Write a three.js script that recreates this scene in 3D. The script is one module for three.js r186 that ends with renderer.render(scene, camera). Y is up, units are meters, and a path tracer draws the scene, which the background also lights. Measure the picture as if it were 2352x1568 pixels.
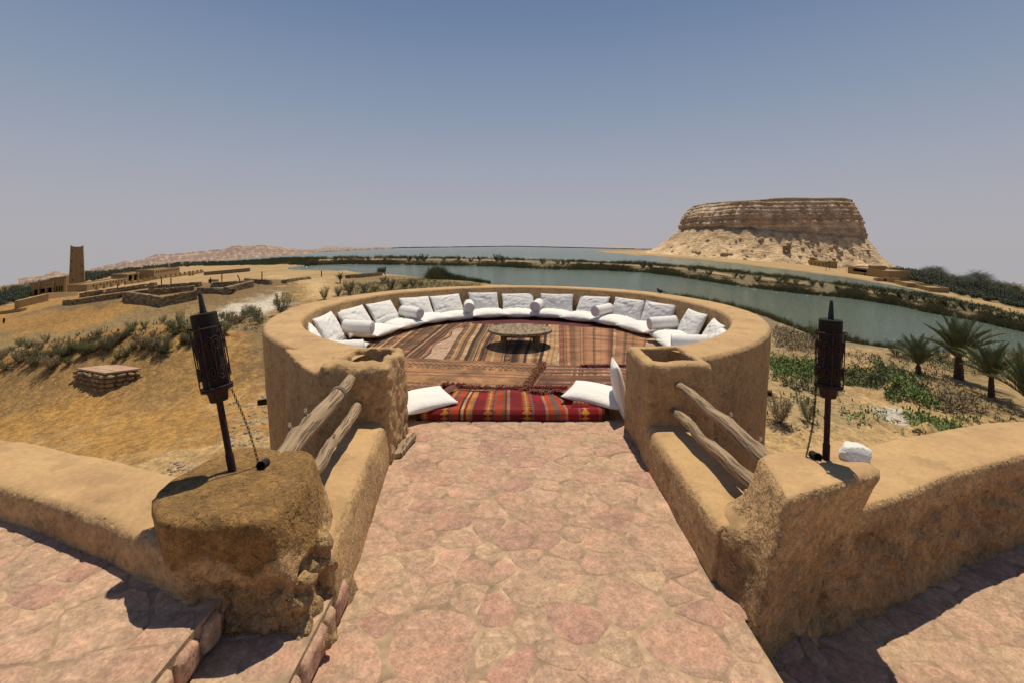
import * as THREE from 'three';
import { mergeGeometries, mergeVertices } from 'three/addons/utils/BufferGeometryUtils.js';
import { ImprovedNoise } from 'three/addons/math/ImprovedNoise.js';

// ------------------------------------------------------------------ camera, sky, sun, exposure
const EYE = 1.75, PITCH = 0, ROW = 565, FOCAL = 1100;             // eye height above the walkway (m); focal length in units of a 2352-wide frame
const scene = new THREE.Scene();
const camera = new THREE.PerspectiveCamera(2 * Math.atan(784 / FOCAL) * 180 / Math.PI, 1.5, 0.05, 40000);
camera.position.set(0, EYE, 0);
camera.setViewOffset(2352, 1568, 0, 784 - ROW, 2352, 1568);            // level camera, lens shifted down: uprights stay upright
camera.updateProjectionMatrix();

const SUN_AZ = 14 * Math.PI / 180, SUN_EL = 65 * Math.PI / 180;          // ahead and a little to the right, high
const sunDir = new THREE.Vector3(Math.sin(SUN_AZ) * Math.cos(SUN_EL), Math.sin(SUN_EL), -Math.cos(SUN_AZ) * Math.cos(SUN_EL));
{
  const W = 512, H = 256, data = new Float32Array(W * H * 4);
  // a dusty desert sky: mauve grey low down, slate blue higher up (linear values by elevation in degrees)
  const stops = [[-90, 0.48, 0.46, 0.485], [0, 0.495, 0.475, 0.50], [4, 0.47, 0.465, 0.515], [9, 0.395, 0.432, 0.52], [16, 0.285, 0.36, 0.49], [25, 0.185, 0.265, 0.43], [36, 0.122, 0.195, 0.36], [60, 0.07, 0.13, 0.275], [90, 0.06, 0.11, 0.24]];
  for (let j = 0; j < H; j++) {
    const el = ((j + 0.5) / H - 0.5) * 180;
    let k = 0; while (k < stops.length - 2 && el > stops[k + 1][0]) k++;
    const a = stops[k], b = stops[k + 1], t = Math.min(1, Math.max(0, (el - a[0]) / (b[0] - a[0])));
    for (let i = 0; i < W; i++) {
      for (let c = 0; c < 3; c++) data[(j * W + i) * 4 + c] = a[c + 1] + (b[c + 1] - a[c + 1]) * t;
      data[(j * W + i) * 4 + 3] = 1;
    }
  }
  const sky = new THREE.DataTexture(data, W, H, THREE.RGBAFormat, THREE.FloatType);
  sky.mapping = THREE.EquirectangularReflectionMapping; sky.magFilter = THREE.LinearFilter; sky.minFilter = THREE.LinearFilter; sky.needsUpdate = true;
  scene.background = sky; scene.environment = sky;
}
const sun = new THREE.DirectionalLight(new THREE.Color().setRGB(1, 0.90, 0.72), 5.0);
sun.position.copy(sunDir).multiplyScalar(60); sun.target.position.set(0, 0, -8);
sun.castShadow = true; sun.shadow.mapSize.set(4096, 4096);
Object.assign(sun.shadow.camera, { left: -60, right: 60, top: 60, bottom: -60, near: 1, far: 300 });
scene.add(sun, sun.target);

const renderer = new THREE.WebGLRenderer({ antialias: true });
renderer.toneMapping = THREE.LinearToneMapping;
renderer.toneMappingExposure = 0.86;
renderer.shadowMap.enabled = true;

// ------------------------------------------------------------------ helpers
const { sin, cos, PI, sqrt, abs, min, max, floor, hypot, atan2, exp, pow } = Math;
const clamp = (x, a = 0, b = 1) => min(b, max(a, x)), lerp = (a, b, t) => a + (b - a) * t;
const smooth = (a, b, x) => { const t = clamp((x - a) / (b - a)); return t * t * (3 - 2 * t); };
function rng(seed) { let a = seed >>> 0; return () => { a = (a + 0x6D2B79F5) | 0; let t = Math.imul(a ^ (a >>> 15), 1 | a); t = (t + Math.imul(t ^ (t >>> 7), 61 | t)) ^ t; return ((t ^ (t >>> 14)) >>> 0) / 4294967296; }; }
const IN = new ImprovedNoise(), n3 = (x, y, z) => IN.noise(x + 71.3, y + 33.7, z + 12.9);
const fbm = (x, y, z, o = 4) => { let s = 0, a = 0.5; for (let i = 0; i < o; i++) { s += a * n3(x, y, z); x *= 2.03; y *= 2.03; z *= 2.03; a *= 0.5; } return s; };
const V = (x, y, f) => new THREE.Vector3(x, y, -f);                     // f: metres ahead of the viewer's feet

const taken = new Map();
function numbered(name) { const n = taken.get(name) ?? 0; taken.set(name, n + 1); return n ? `${name}_${String(n).padStart(3, '0')}` : name; }
function tag(o, label, category, group, kind) {
  if (label) o.userData.label = label; if (category) o.userData.category = category;
  if (group) o.userData.group = group; if (kind) o.userData.kind = kind; return o;
}
function mesh(name, geometry, material, parent = scene) {
  const m = new THREE.Mesh(geometry, material); m.name = parent === scene ? numbered(name) : name;
  m.castShadow = m.receiveShadow = true; parent.add(m); return m;
}
function thing(name, label, category, group, pos) {
  const g = new THREE.Group(); g.name = numbered(name); scene.add(g); if (pos) g.position.copy(pos);
  return tag(g, label, category, group);
}
function copyOf(o, label, group) {
  const base = o.name.replace(/_\d{3}$/, ''); const c = o.clone(); c.name = numbered(base); scene.add(c);
  c.userData = { ...o.userData }; return tag(c, label, null, group);
}
function structure(name, geometry, material) { const m = mesh(name, geometry, material); m.userData.kind = 'structure'; return m; }

function geo(pos, idx, uv, col) {
  const g = new THREE.BufferGeometry();
  g.setAttribute('position', new THREE.BufferAttribute(pos instanceof Float32Array ? pos : new Float32Array(pos), 3));
  if (idx) g.setIndex(idx);
  if (uv) g.setAttribute('uv', new THREE.BufferAttribute(new Float32Array(uv), 2));
  if (col) g.setAttribute('color', new THREE.BufferAttribute(new Float32Array(col), 3));
  g.computeVertexNormals(); return g;
}
// texture coordinates in metres, laid flat on whichever axis each face looks along
function boxUV(g0) {
  const g = g0.index ? g0.toNonIndexed() : g0, p = g.attributes.position, n = p.count, uv = new Float32Array(n * 2);
  for (let i = 0; i < n; i += 3) {
    const ax = p.getX(i), ay = p.getY(i), az = p.getZ(i), bx = p.getX(i + 1) - ax, by = p.getY(i + 1) - ay, bz = p.getZ(i + 1) - az, cx = p.getX(i + 2) - ax, cy = p.getY(i + 2) - ay, cz = p.getZ(i + 2) - az;
    const nx = abs(by * cz - bz * cy), ny = abs(bz * cx - bx * cz), nz = abs(bx * cy - by * cx);
    for (let k = 0; k < 3; k++) {
      const x = p.getX(i + k), y = p.getY(i + k), z = p.getZ(i + k), o = (i + k) * 2;
      if (ny >= nx && ny >= nz) { uv[o] = x; uv[o + 1] = z; } else if (nx >= nz) { uv[o] = z + 0.37; uv[o + 1] = y; } else { uv[o] = x + 0.61; uv[o + 1] = y; }
    }
  }
  g.setAttribute('uv', new THREE.BufferAttribute(uv, 2)); return g;
}
// parts a solid into its faces that look up (hand-trowelled) and the rest
function splitTop(g, level = 0.82) {
  const n = g.attributes.normal, pick = [[], []];
  for (let i = 0; i < n.count; i += 3) pick[(n.getY(i) + n.getY(i + 1) + n.getY(i + 2)) / 3 > level ? 1 : 0].push(i, i + 1, i + 2);
  return pick.map((ids) => { const r = new THREE.BufferGeometry(); for (const k of Object.keys(g.attributes)) { const a = g.attributes[k], w = a.itemSize, d = new Float32Array(ids.length * w); ids.forEach((q, j) => { for (let c = 0; c < w; c++) d[j * w + c] = a.array[q * w + c]; }); r.setAttribute(k, new THREE.BufferAttribute(d, w)); } return r; });
}
function prep(g, keepColor) {   // so that unlike geometries can be merged
  let r = g.index ? g.toNonIndexed() : g.clone();
  for (const k of Object.keys(r.attributes)) if (!['position', 'normal', 'uv'].includes(k) && !(keepColor && k === 'color')) r.deleteAttribute(k);
  if (!r.attributes.uv) r.setAttribute('uv', new THREE.BufferAttribute(new Float32Array(r.attributes.position.count * 2), 2));
  return r;
}
const merge = (list, keepColor) => mergeGeometries(list.map((g) => prep(g, keepColor)));
const box = (w, h, d, x = 0, y = 0, f = 0) => new THREE.BoxGeometry(w, h, d).translate(x, y, -f);
function tube(points, radius, segs = 24, sides = 8, closed = false) { return new THREE.TubeGeometry(new THREE.CatmullRomCurve3(points, closed), segs, radius, sides, closed); }

// a skin over a solid given as a signed distance d(x, y, f): naive surface nets
function skin(lo, hi, cell, d) {
  const nx = Math.ceil((hi[0] - lo[0]) / cell) + 1, ny = Math.ceil((hi[1] - lo[1]) / cell) + 1, nf = Math.ceil((hi[2] - lo[2]) / cell) + 1;
  const F = new Float32Array(nx * ny * nf), at = (i, j, k) => (k * ny + j) * nx + i;
  for (let k = 0; k < nf; k++) for (let j = 0; j < ny; j++) for (let i = 0; i < nx; i++) F[at(i, j, k)] = d(lo[0] + i * cell, lo[1] + j * cell, lo[2] + k * cell);
  const vid = new Int32Array(nx * ny * nf).fill(-1), pos = [], idx = [];
  const E = [[0, 1], [2, 3], [4, 5], [6, 7], [0, 2], [1, 3], [4, 6], [5, 7], [0, 4], [1, 5], [2, 6], [3, 7]], c = new Float32Array(8);
  for (let k = 0; k < nf - 1; k++) for (let j = 0; j < ny - 1; j++) for (let i = 0; i < nx - 1; i++) {
    let m = 0;
    for (let q = 0; q < 8; q++) { c[q] = F[at(i + (q & 1), j + ((q >> 1) & 1), k + (q >> 2))]; if (c[q] < 0) m |= 1 << q; }
    if (m === 0 || m === 255) continue;
    let x = 0, y = 0, z = 0, w = 0;
    for (const [a, b] of E) {
      if ((c[a] < 0) === (c[b] < 0)) continue;
      const t = c[a] / (c[a] - c[b]);
      x += lerp(a & 1, b & 1, t); y += lerp((a >> 1) & 1, (b >> 1) & 1, t); z += lerp(a >> 2, b >> 2, t); w++;
    }
    vid[at(i, j, k)] = pos.length / 3;
    pos.push(lo[0] + (i + x / w) * cell, lo[1] + (j + y / w) * cell, -(lo[2] + (k + z / w) * cell));
  }
  const quad = (a, b, cc, dd, flip) => { if (min(a, b, cc, dd) < 0) return; if (flip) idx.push(a, b, cc, a, cc, dd); else idx.push(a, cc, b, a, dd, cc); };
  for (let k = 1; k < nf - 1; k++) for (let j = 1; j < ny - 1; j++) for (let i = 1; i < nx - 1; i++) {
    const s = F[at(i, j, k)] < 0;
    if (s !== F[at(i + 1, j, k)] < 0) quad(vid[at(i, j - 1, k - 1)], vid[at(i, j, k - 1)], vid[at(i, j, k)], vid[at(i, j - 1, k)], !s);
    if (s !== F[at(i, j + 1, k)] < 0) quad(vid[at(i - 1, j, k - 1)], vid[at(i - 1, j, k)], vid[at(i, j, k)], vid[at(i, j, k - 1)], !s);
    if (s !== F[at(i, j, k + 1)] < 0) quad(vid[at(i - 1, j - 1, k)], vid[at(i, j - 1, k)], vid[at(i, j, k)], vid[at(i - 1, j, k)], !s);
  }
  return geo(pos, idx);
}
const smin = (a, b, k) => { const h = clamp(0.5 + 0.5 * (b - a) / k); return lerp(b, a, h) - k * h * (1 - h); };
const smax = (a, b, k) => -smin(-a, -b, k);
const rbox = (x, y, f, hx, hy, hf, r) => { const a = abs(x) - hx + r, b = abs(y) - hy + r, c = abs(f) - hf + r; return hypot(max(a, 0), max(b, 0), max(c, 0)) + min(max(a, b, c), 0) - r; };
function colored(g, fn) {
  const p = g.attributes.position, c = new Float32Array(p.count * 3);
  for (let i = 0; i < p.count; i++) { const q = fn(p.getX(i), p.getY(i), -p.getZ(i)); c[i * 3] = q[0]; c[i * 3 + 1] = q[1]; c[i * 3 + 2] = q[2]; }
  g.setAttribute('color', new THREE.BufferAttribute(c, 3)); return g;
}

// ------------------------------------------------------------------ computed textures
function hash2(x, y, s) { let h = Math.imul(x, 374761393) ^ Math.imul(y, 668265263) ^ Math.imul(s, 2147483647 ^ 1274126177); h = Math.imul(h ^ (h >>> 13), 1274126177); return ((h ^ (h >>> 16)) >>> 0) / 4294967296; }
function pnoise(x, y, per, s) {   // value noise that repeats every per cells
  const ix = floor(x), iy = floor(y), fx = x - ix, fy = y - iy, u = fx * fx * (3 - 2 * fx), v = fy * fy * (3 - 2 * fy), w = (a) => ((a % per) + per) % per;
  const a = hash2(w(ix), w(iy), s), b = hash2(w(ix + 1), w(iy), s), c = hash2(w(ix), w(iy + 1), s), d = hash2(w(ix + 1), w(iy + 1), s);
  return lerp(lerp(a, b, u), lerp(c, d, u), v);
}
const pfbm = (x, y, per, s, o = 4) => { let t = 0, a = 0.5, n = 0; for (let i = 0; i < o; i++) { t += a * pnoise(x * per, y * per, per, s + i); n += a; a *= 0.55; per *= 2; } return t / n; };
function texture(size, fn, srgb, metres = 1) {
  const [W, H] = Array.isArray(size) ? size : [size, size], d = new Uint8Array(W * H * 4);
  for (let j = 0; j < H; j++) for (let i = 0; i < W; i++) { const q = fn((i + 0.5) / W, (j + 0.5) / H), o = (j * W + i) * 4; d[o] = clamp(q[0]) * 255; d[o + 1] = clamp(q[1]) * 255; d[o + 2] = clamp(q[2]) * 255; d[o + 3] = 255; }
  const t = new THREE.DataTexture(d, W, H); t.wrapS = t.wrapT = THREE.RepeatWrapping; t.magFilter = THREE.LinearFilter; t.minFilter = THREE.LinearMipmapLinearFilter; t.generateMipmaps = true;
  if (srgb) t.colorSpace = THREE.SRGBColorSpace; t.repeat.set(1 / metres, 1 / metres); t.needsUpdate = true; return t;
}
const grey = (v) => [v, v, v];
// straw flecks: short strokes drawn into a field
function flecks(n, count, seed, len, wid) {
  const f = new Float32Array(n * n), r = rng(seed);
  for (let i = 0; i < count; i++) {
    const x = r() * n, y = r() * n, a = r() * PI, L = len * (0.4 + r()), s = r() < 0.62 ? 1 : -1;
    for (let t = 0; t < L; t += 0.7) for (let w = 0; w < wid; w++) { const px = ((x + cos(a) * t - sin(a) * w) % n + n) % n | 0, py = ((y + sin(a) * t + cos(a) * w) % n + n) % n | 0; f[py * n + px] = s; }
  }
  return (u, v) => f[(min(n - 1, v * n | 0)) * n + min(n - 1, u * n | 0)];
}
const straw = flecks(1024, 3200, 11, 17, 3);
const adobeTint = texture(1024, (u, v) => { const a = pfbm(u, v, 4, 1, 5), b = pfbm(u, v, 40, 9, 3), s = straw(u, v); const pit = smooth(0.60, 0.70, pfbm(u, v, 22, 47, 3)); const k = 0.81 + 0.16 * (a - 0.5) + 0.22 * (b - 0.5) + 0.13 * s - 0.10 * pit; return [k * 1.0, k * (0.985 + 0.03 * (a - .5)), k * 0.96]; }, true, 1.1);
const adobeRelief = texture(1024, (u, v) => { const a = pfbm(u, v, 14, 21, 5), b = pfbm(u, v, 90, 29, 2), pit = smooth(0.64, 0.72, pfbm(u, v, 26, 44, 3)); return grey(0.45 + 0.5 * (a - 0.5) + 0.34 * (b - 0.5) + 0.16 * straw(u, v) - 0.35 * pit); }, false, 1.1);
const trowelTint = texture(1024, (u, v) => { const a = pfbm(u, v, 5, 1, 5), b = pfbm(u, v, 60, 9, 3), st = smooth(0.60, 0.68, pfbm(u, v, 7, 17, 4)); const k = 0.83 + 0.15 * (a - 0.5) + 0.10 * (b - 0.5) + 0.04 * straw(u, v) - 0.05 * st; return [k, k * (0.985 + 0.03 * (a - .5)), k * 0.965]; }, true, 1.3);
const trowelRelief = texture(1024, (u, v) => grey(0.5 + 0.7 * (pfbm(u, v * 1, 6, 23, 4) - 0.5) + 0.16 * (pfbm(u, v, 90, 27, 2) - 0.5) + 0.05 * straw(u, v)), false, 1.3);
const roughRelief = texture(1024, (u, v) => { const a = pfbm(u, v, 9, 31, 6), b = pfbm(u, v, 60, 39, 3), pit = smooth(0.56, 0.70, pfbm(u, v, 18, 54, 4)); return grey(0.5 + 0.7 * (a - 0.5) + 0.35 * (b - 0.5) + 0.14 * straw(u, v) - 0.4 * pit); }, false, 0.9);
const sandTint = texture(1024, (u, v) => { const a = pfbm(u, v, 26, 3, 5), b = pfbm(u, v, 90, 13, 2); const g = hash2(u * 1024 | 0, v * 1024 | 0, 7) < 0.012 ? -0.22 : 0; const k = 0.82 + 0.42 * (a - 0.5) + 0.26 * (b - 0.5) + g; return [k, k * 0.985, k * 0.95]; }, true, 3.7);
const sandRelief = texture(1024, (u, v) => { const a = pfbm(u, v, 20, 61, 5), b = pfbm(u, v, 80, 66, 3); return grey(0.5 + 0.8 * (a - 0.5) + 0.4 * (b - 0.5)); }, false, 3.7);
const stoneTint = texture(1024, (u, v) => { const a = pfbm(u, v, 6, 71, 5), b = pfbm(u, v, 30, 75, 4), c = pfbm(u, v, 3, 78, 3); const sp = hash2(u * 1024 | 0, v * 1024 | 0, 5) < 0.004 ? 0.12 : 0, k = 0.82 + 0.26 * (a - 0.5) + 0.26 * (b - 0.5) + 0.22 * (pfbm(u, v, 110, 79, 2) - 0.5) + sp, q = smooth(0.44, 0.68, a * 0.6 + c * 0.4); return [k * 1.01, k * lerp(1.005, 0.95, q), k * lerp(0.99, 0.94, q)]; }, true, 0.9);
const stoneRelief = texture(1024, (u, v) => grey(0.5 + 0.8 * (pfbm(u, v, 10, 81, 6) - 0.5) + 0.3 * (pfbm(u, v, 70, 85, 2) - 0.5)), false, 0.9);
const woodTint = texture([256, 1024], (u, v) => { const g = pfbm(u * 1, v * 0.25, 24, 91, 4), c = smooth(0.62, 0.68, pfbm(u, v * 0.2, 40, 95, 2)); const k = 0.76 + 0.30 * (g - 0.5) - 0.20 * c; return [k, k * 0.95, k * 0.88]; }, true, 1);
const woodRelief = texture([256, 1024], (u, v) => grey(0.6 + 0.5 * (pfbm(u, v * 0.25, 24, 91, 4) - 0.5) - 0.4 * smooth(0.62, 0.68, pfbm(u, v * 0.2, 40, 95, 2))), false, 1);
const clothRelief = texture(512, (u, v) => grey(0.5 + 0.8 * (pfbm(u, v, 5, 101, 5) - 0.5) + 0.1 * (pnoise(u * 256, v * 256, 256, 3) - 0.5)), false, 0.8);
const rustTint = texture(512, (u, v) => { const a = pfbm(u, v, 8, 111, 5), q = smooth(0.45, 0.62, a); return [lerp(0.32, 0.62, q) + 0.2 * (a - .5), lerp(0.27, 0.36, q), lerp(0.25, 0.27, q)]; }, true, 0.25);
const rippleRelief = texture(1024, (u, v) => { const wx = pfbm(u, v, 8, 127, 3) - 0.5; return grey(0.5 + 0.55 * (pfbm(u * 1 + wx * 0.06, v * 2, 20, 121, 4) - 0.5) + 0.35 * (pfbm(u, v * 2, 70, 125, 2) - 0.5)); }, false, 6);
const rockTint = texture(1024, (u, v) => { const a = pfbm(u, v, 5, 131, 6), b = pfbm(u, v * 3, 24, 135, 4); const k = 0.88 + 0.36 * (a - 0.5) + 0.40 * (b - 0.5); return [k, k * 0.985, k * 0.96]; }, true, 38);
const rockRelief = texture(1024, (u, v) => grey(0.5 + 0.8 * (pfbm(u, v * 2, 10, 141, 6) - 0.5) + 0.4 * (pfbm(u, v * 3, 40, 145, 3) - 0.5)), false, 38);

const mat = (o) => new THREE.MeshStandardMaterial({ roughness: 0.95, metalness: 0, ...o });
const rgb = (r, g, b) => new THREE.Color().setRGB(r, g, b);
const M = {
  adobe: mat({ color: rgb(0.71, 0.458, 0.22), map: adobeTint, bumpMap: adobeRelief, bumpScale: 0.008 }),
  adobeV: mat({ vertexColors: true, map: adobeTint, bumpMap: adobeRelief, bumpScale: 0.008 }),
  adobeTop: mat({ color: rgb(0.71, 0.458, 0.22), map: trowelTint, bumpMap: trowelRelief, bumpScale: 0.005 }),
  adobeTopV: mat({ vertexColors: true, map: trowelTint, bumpMap: trowelRelief, bumpScale: 0.005 }),
  adobeRoughV: mat({ vertexColors: true, map: adobeTint, bumpMap: roughRelief, bumpScale: 0.018 }),
  farAdobe: mat({ color: rgb(0.50, 0.335, 0.155), map: adobeTint, bumpMap: adobeRelief, bumpScale: 0.01 }),
  grout: mat({ color: rgb(0.58, 0.405, 0.275), map: sandTint, bumpMap: stoneRelief, bumpScale: 0.005 }),
  ground: mat({ vertexColors: true, map: sandTint, bumpMap: sandRelief, bumpScale: 0.06, side: THREE.DoubleSide }),
  log: mat({ color: rgb(0.62, 0.485, 0.34), map: woodTint, bumpMap: woodRelief, bumpScale: 0.012 }),
  oldWood: mat({ color: rgb(0.30, 0.235, 0.165), map: woodTint, bumpMap: woodRelief, bumpScale: 0.006 }),
  darkWood: mat({ color: rgb(0.10, 0.065, 0.035), map: woodTint, bumpMap: woodRelief, bumpScale: 0.006 }),
  cloth: mat({ color: rgb(0.77, 0.74, 0.695), bumpMap: clothRelief, bumpScale: 0.012, roughness: 0.9 }),
  piping: mat({ color: rgb(0.55, 0.53, 0.51), roughness: 0.9 }),
  iron: mat({ color: rgb(0.040, 0.028, 0.022), map: rustTint, roughness: 0.88, metalness: 0 }),
  rust: mat({ color: rgb(0.14, 0.072, 0.052), map: rustTint, roughness: 0.85, metalness: 0 }),
  cage: mat({ color: rgb(0.17, 0.11, 0.08), map: rustTint, roughness: 0.8 }),
  soot: mat({ color: rgb(0.018, 0.018, 0.022), roughness: 0.85 }),
  chalk: mat({ color: rgb(0.68, 0.65, 0.60), bumpMap: stoneRelief, bumpScale: 0.004 }),
  rope: mat({ color: rgb(0.22, 0.18, 0.13) }),
  hills: mat({ vertexColors: true, map: rockTint, bumpMap: rockRelief, bumpScale: 0.6, side: THREE.DoubleSide }),
  mountain: mat({ vertexColors: true, map: rockTint, bumpMap: rockRelief, bumpScale: 1.6, side: THREE.DoubleSide }),
};
const leafMat = (r, g, b) => mat({ color: rgb(r, g, b), side: THREE.DoubleSide, roughness: 0.8 });
// ------------------------------------------------------------------ the lie of the land
// The terrace stands on a rise: the land falls away gently ahead and more towards both sides.
const DROP = 5, FALL = 0.0731, AZ_MAX = 50 * PI / 180;
const fall = (az) => { const a = min(abs(az), AZ_MAX); return FALL * sin(a) ** 2 / cos(a); };
const levelAt = (x, f) => EYE - DROP - fall(atan2(x, f)) * hypot(x, f);     // the lake's level, and the land's mean level
// field survey: the sketch plan was taken as sights (u, v) from the walkway; these turn a sight into a place on the plan
function sight(x, y, f) { const dy = y - EYE, d = f * cos(PITCH) - dy * sin(PITCH), up = dy * cos(PITCH) + f * sin(PITCH); return [1176 + FOCAL * x / d, ROW - FOCAL * up / d]; }
function line(u, v) { const up = ROW - v, x = u - 1176, y = -FOCAL * sin(PITCH) + up * cos(PITCH), f = FOCAL * cos(PITCH) + up * sin(PITCH); return [x, y, f]; }
function level(u, v) { const [x, y, f] = line(u, v), h = hypot(x, f), t = -y / h - fall(atan2(x, f)), r = DROP / max(t, 5e-4); return [x / h * r, f / h * r]; }
function onPlane(u, v, y) { const [x, yy, f] = line(u, v), k = (y - EYE) / yy; return [x * k, f * k]; }
const track = (pts) => (u) => { if (u <= pts[0][0]) return pts[0][1]; for (let i = 1; i < pts.length; i++) if (u <= pts[i][0]) return lerp(pts[i - 1][1], pts[i][1], (u - pts[i - 1][0]) / (pts[i][0] - pts[i - 1][0])); return pts[pts.length - 1][1]; };
const shoreNear = track([[640, 616], [659, 620], [790, 621.6], [826, 627], [887, 629], [971, 638], [1120, 653], [1400, 668], [1600, 690], [1737, 720], [1855, 766], [1981, 795], [2033, 805], [2352, 815], [2600, 822]]);
const dikeLow = track([[659, 616], [727, 608.4], [799, 606], [923, 608], [1127, 611.7], [1269, 619], [1369, 620], [1477, 625.5], [1551, 634.4], [1691, 656.8], [1831, 673.6], [1955, 685.5], [2069, 703], [2123, 716], [2255, 740], [2352, 762], [2600, 830]]);
const dikeTop = track([[640, 595], [769, 593], [967, 591], [1127, 593.7], [1269, 598], [1369, 602], [1475, 606], [1599, 615], [1691, 626], [1831, 640], [1971, 659.6], [2069, 673.6], [2195, 692], [2352, 731], [2600, 800]]);
const lakeLeft = track([[411, 611.5], [583, 599.6], [640, 595], [660, 594]]);
const farShore = track([[405, 611.5], [467, 602.4], [530, 594.7], [663, 583.8], [736, 578.9], [835, 573.5], [923, 569.8], [1176, 566.4], [1500, 573.5], [1530, 576]]);
const spitLow = track([[1362, 577], [1393, 582], [1489, 588.4], [1599, 596], [1691, 606], [1831, 623], [1951, 638.6], [2069, 659.6], [2159, 678], [2267, 708], [2352, 725], [2600, 790]]);
const spitTop = track([[1362, 576.6], [1385, 575.2], [1450, 574.8], [1500, 574.5], [1520, 570], [1530, 0]]);
// + inside land, - out on the water, in units of the survey's rows
function landAt(x, f) {
  if (f < 2) return 9;
  const [u, v] = sight(x, levelAt(x, f), f), w = 1.2 * n3(u * 0.045, v * 0.22, 3.3) + 0.5 * n3(u * 0.2, v * 0.6, 8);
  let d = -99;
  if (u < 660) d = max(d, v - lakeLeft(u) - w * 0.4);
  if (u > 640) { d = max(d, v - shoreNear(u) - 1.6 * w); d = max(d, min(dikeLow(u) - v + w, v - dikeTop(u) + w * 0.6)); }
  d = max(d, farShore(u) - v);
  if (u > 1355) d = max(d, min(spitLow(u) - v + w * 0.6, v - spitTop(u)));
  return d;
}
const mounds = [];
const mound = (u, v, h, rx, rf) => { const [x, f] = level(u, v); mounds.push([x, f, h, rx, rf]); };
mound(210, 905, 0.95, 9, 3.0); mound(400, 875, 0.75, 6, 2.6); mound(40, 925, 0.8, 7, 3.0); mound(480, 860, 0.25, 4, 3);
mound(160, 735, 1.5, 26, 9); mound(420, 715, 1.0, 18, 7); mound(30, 745, 0.9, 14, 8); mound(560, 680, 0.6, 18, 7); mound(300, 690, 1.0, 30, 8);
mound(1900, 842, 0.35, 4, 2.5); mound(1780, 1000, 0.4, 3, 2); mound(2060, 822, 0.25, 4, 2);
const bunds = [];   // low earth banks between the vegetable beds
const bund = (...uv) => { for (let i = 2; i < uv.length; i += 2) { const a = level(uv[i - 2], uv[i - 1]), b = level(uv[i], uv[i + 1]); bunds.push([...a, ...b]); } };
bund(1940, 905, 2060, 935, 2170, 950, 2352, 985); bund(1985, 850, 2075, 940, 2130, 1025); bund(1940, 930, 2010, 1010); bund(1830, 905, 1945, 915); bund(2080, 945, 2010, 870); bund(2000, 1000, 2130, 1025, 2250, 1030);
function segDist(x, f, s) { const dx = s[2] - s[0], df = s[3] - s[1], t = clamp(((x - s[0]) * dx + (f - s[1]) * df) / (dx * dx + df * df)); return hypot(x - s[0] - dx * t, f - s[1] - df * t); }
function relief(x, f) {
  const r = hypot(x, f);
  let h = 0.16 * fbm(x * 0.3, 0, f * 0.3, 3) * smooth(6, 20, r) + 0.55 * fbm(x * 0.055, 5, f * 0.055, 3) * smooth(25, 60, r) * (x < 0 ? 1 : 0.4);
  if (r > 300) h *= 300 / r;
  for (const [mx, mf, mh, rx, rf] of mounds) { const a = (x - mx) / rx, b = (f - mf) / rf, q = a * a + b * b; if (q < 9) h += mh * exp(-q); }
  if (x > 4 && r < 40) for (const b of bunds) { const d = segDist(x, f, b) + 0.12 * n3(x * 1.3, 0, f * 1.3); if (d < 0.8) h += 0.16 * exp(-d * d / 0.08); }
  return h;
}
function groundY(x, f) {
  const d = landAt(x, f), r = hypot(x, f);
  if (d < 0) return levelAt(x, f) - 0.15 - 0.9 * smooth(0, 4, -d);
  return levelAt(x, f) + 0.05 + 0.2 * smooth(0, 10, d) + relief(x, f) * smooth(0, 14, d) + (r > 60 ? 0.2 * smooth(1, 6, d) : 0);
}
// where a sight line meets the ground
function site(u, v) {
  const [x, y, f] = line(u, v), h = hypot(x, f), dx = x / h, df = f / h, dy = y / h;
  let r = 4, pr = 4;
  while (r < 9000) { if (EYE + dy * r < groundY(dx * r, df * r)) break; pr = r; r *= 1.006; }
  for (let i = 0; i < 12; i++) { const m = (pr + r) / 2; if (EYE + dy * m < groundY(dx * m, df * m)) r = m; else pr = m; }
  return V(dx * r, groundY(dx * r, df * r), df * r);
}
const perPx = (p) => (-p.z * cos(PITCH) + (EYE - p.y) * sin(PITCH)) / FOCAL;      // metres per survey unit at that place

// regions of the plan with a soil colour of their own, edges broken up by noise
const regions = [];
function soil(colour, soft, ...uv) { const poly = []; for (let i = 0; i < uv.length; i += 2) poly.push(level(uv[i], uv[i + 1])); let x0 = 1e9, x1 = -1e9, f0 = 1e9, f1 = -1e9; for (const [x, f] of poly) { x0 = min(x0, x); x1 = max(x1, x); f0 = min(f0, f); f1 = max(f1, f); } regions.push({ colour, soft, poly, bb: [x0 - soft, x1 + soft, f0 - soft, f1 + soft] }); }
function inside(x, f, poly) {   // signed distance, + inside
  let d = 1e9, c = false;
  for (let i = 0, j = poly.length - 1; i < poly.length; j = i++) {
    const [xi, fi] = poly[i], [xj, fj] = poly[j];
    d = min(d, segDist(x, f, [xi, fi, xj, fj]));
    if ((fi > f) !== (fj > f) && x < (xj - xi) * (f - fi) / (fj - fi) + xi) c = !c;
  }
  return c ? d : -d;
}
const SAND = [0.62, 0.415, 0.19], OCHRE = [0.52, 0.285, 0.075], SCRUB = [0.36, 0.245, 0.10], DAMP = [0.28, 0.175, 0.07], SALT = [0.78, 0.68, 0.56], MUD = [0.30, 0.235, 0.14], GREYSOIL = [0.40, 0.33, 0.25];
soil(OCHRE, 3, -300, 1100, -300, 700, 60, 705, 300, 700, 470, 690, 610, 650, 700, 650, 720, 690, 640, 760, 640, 1100);
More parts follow.
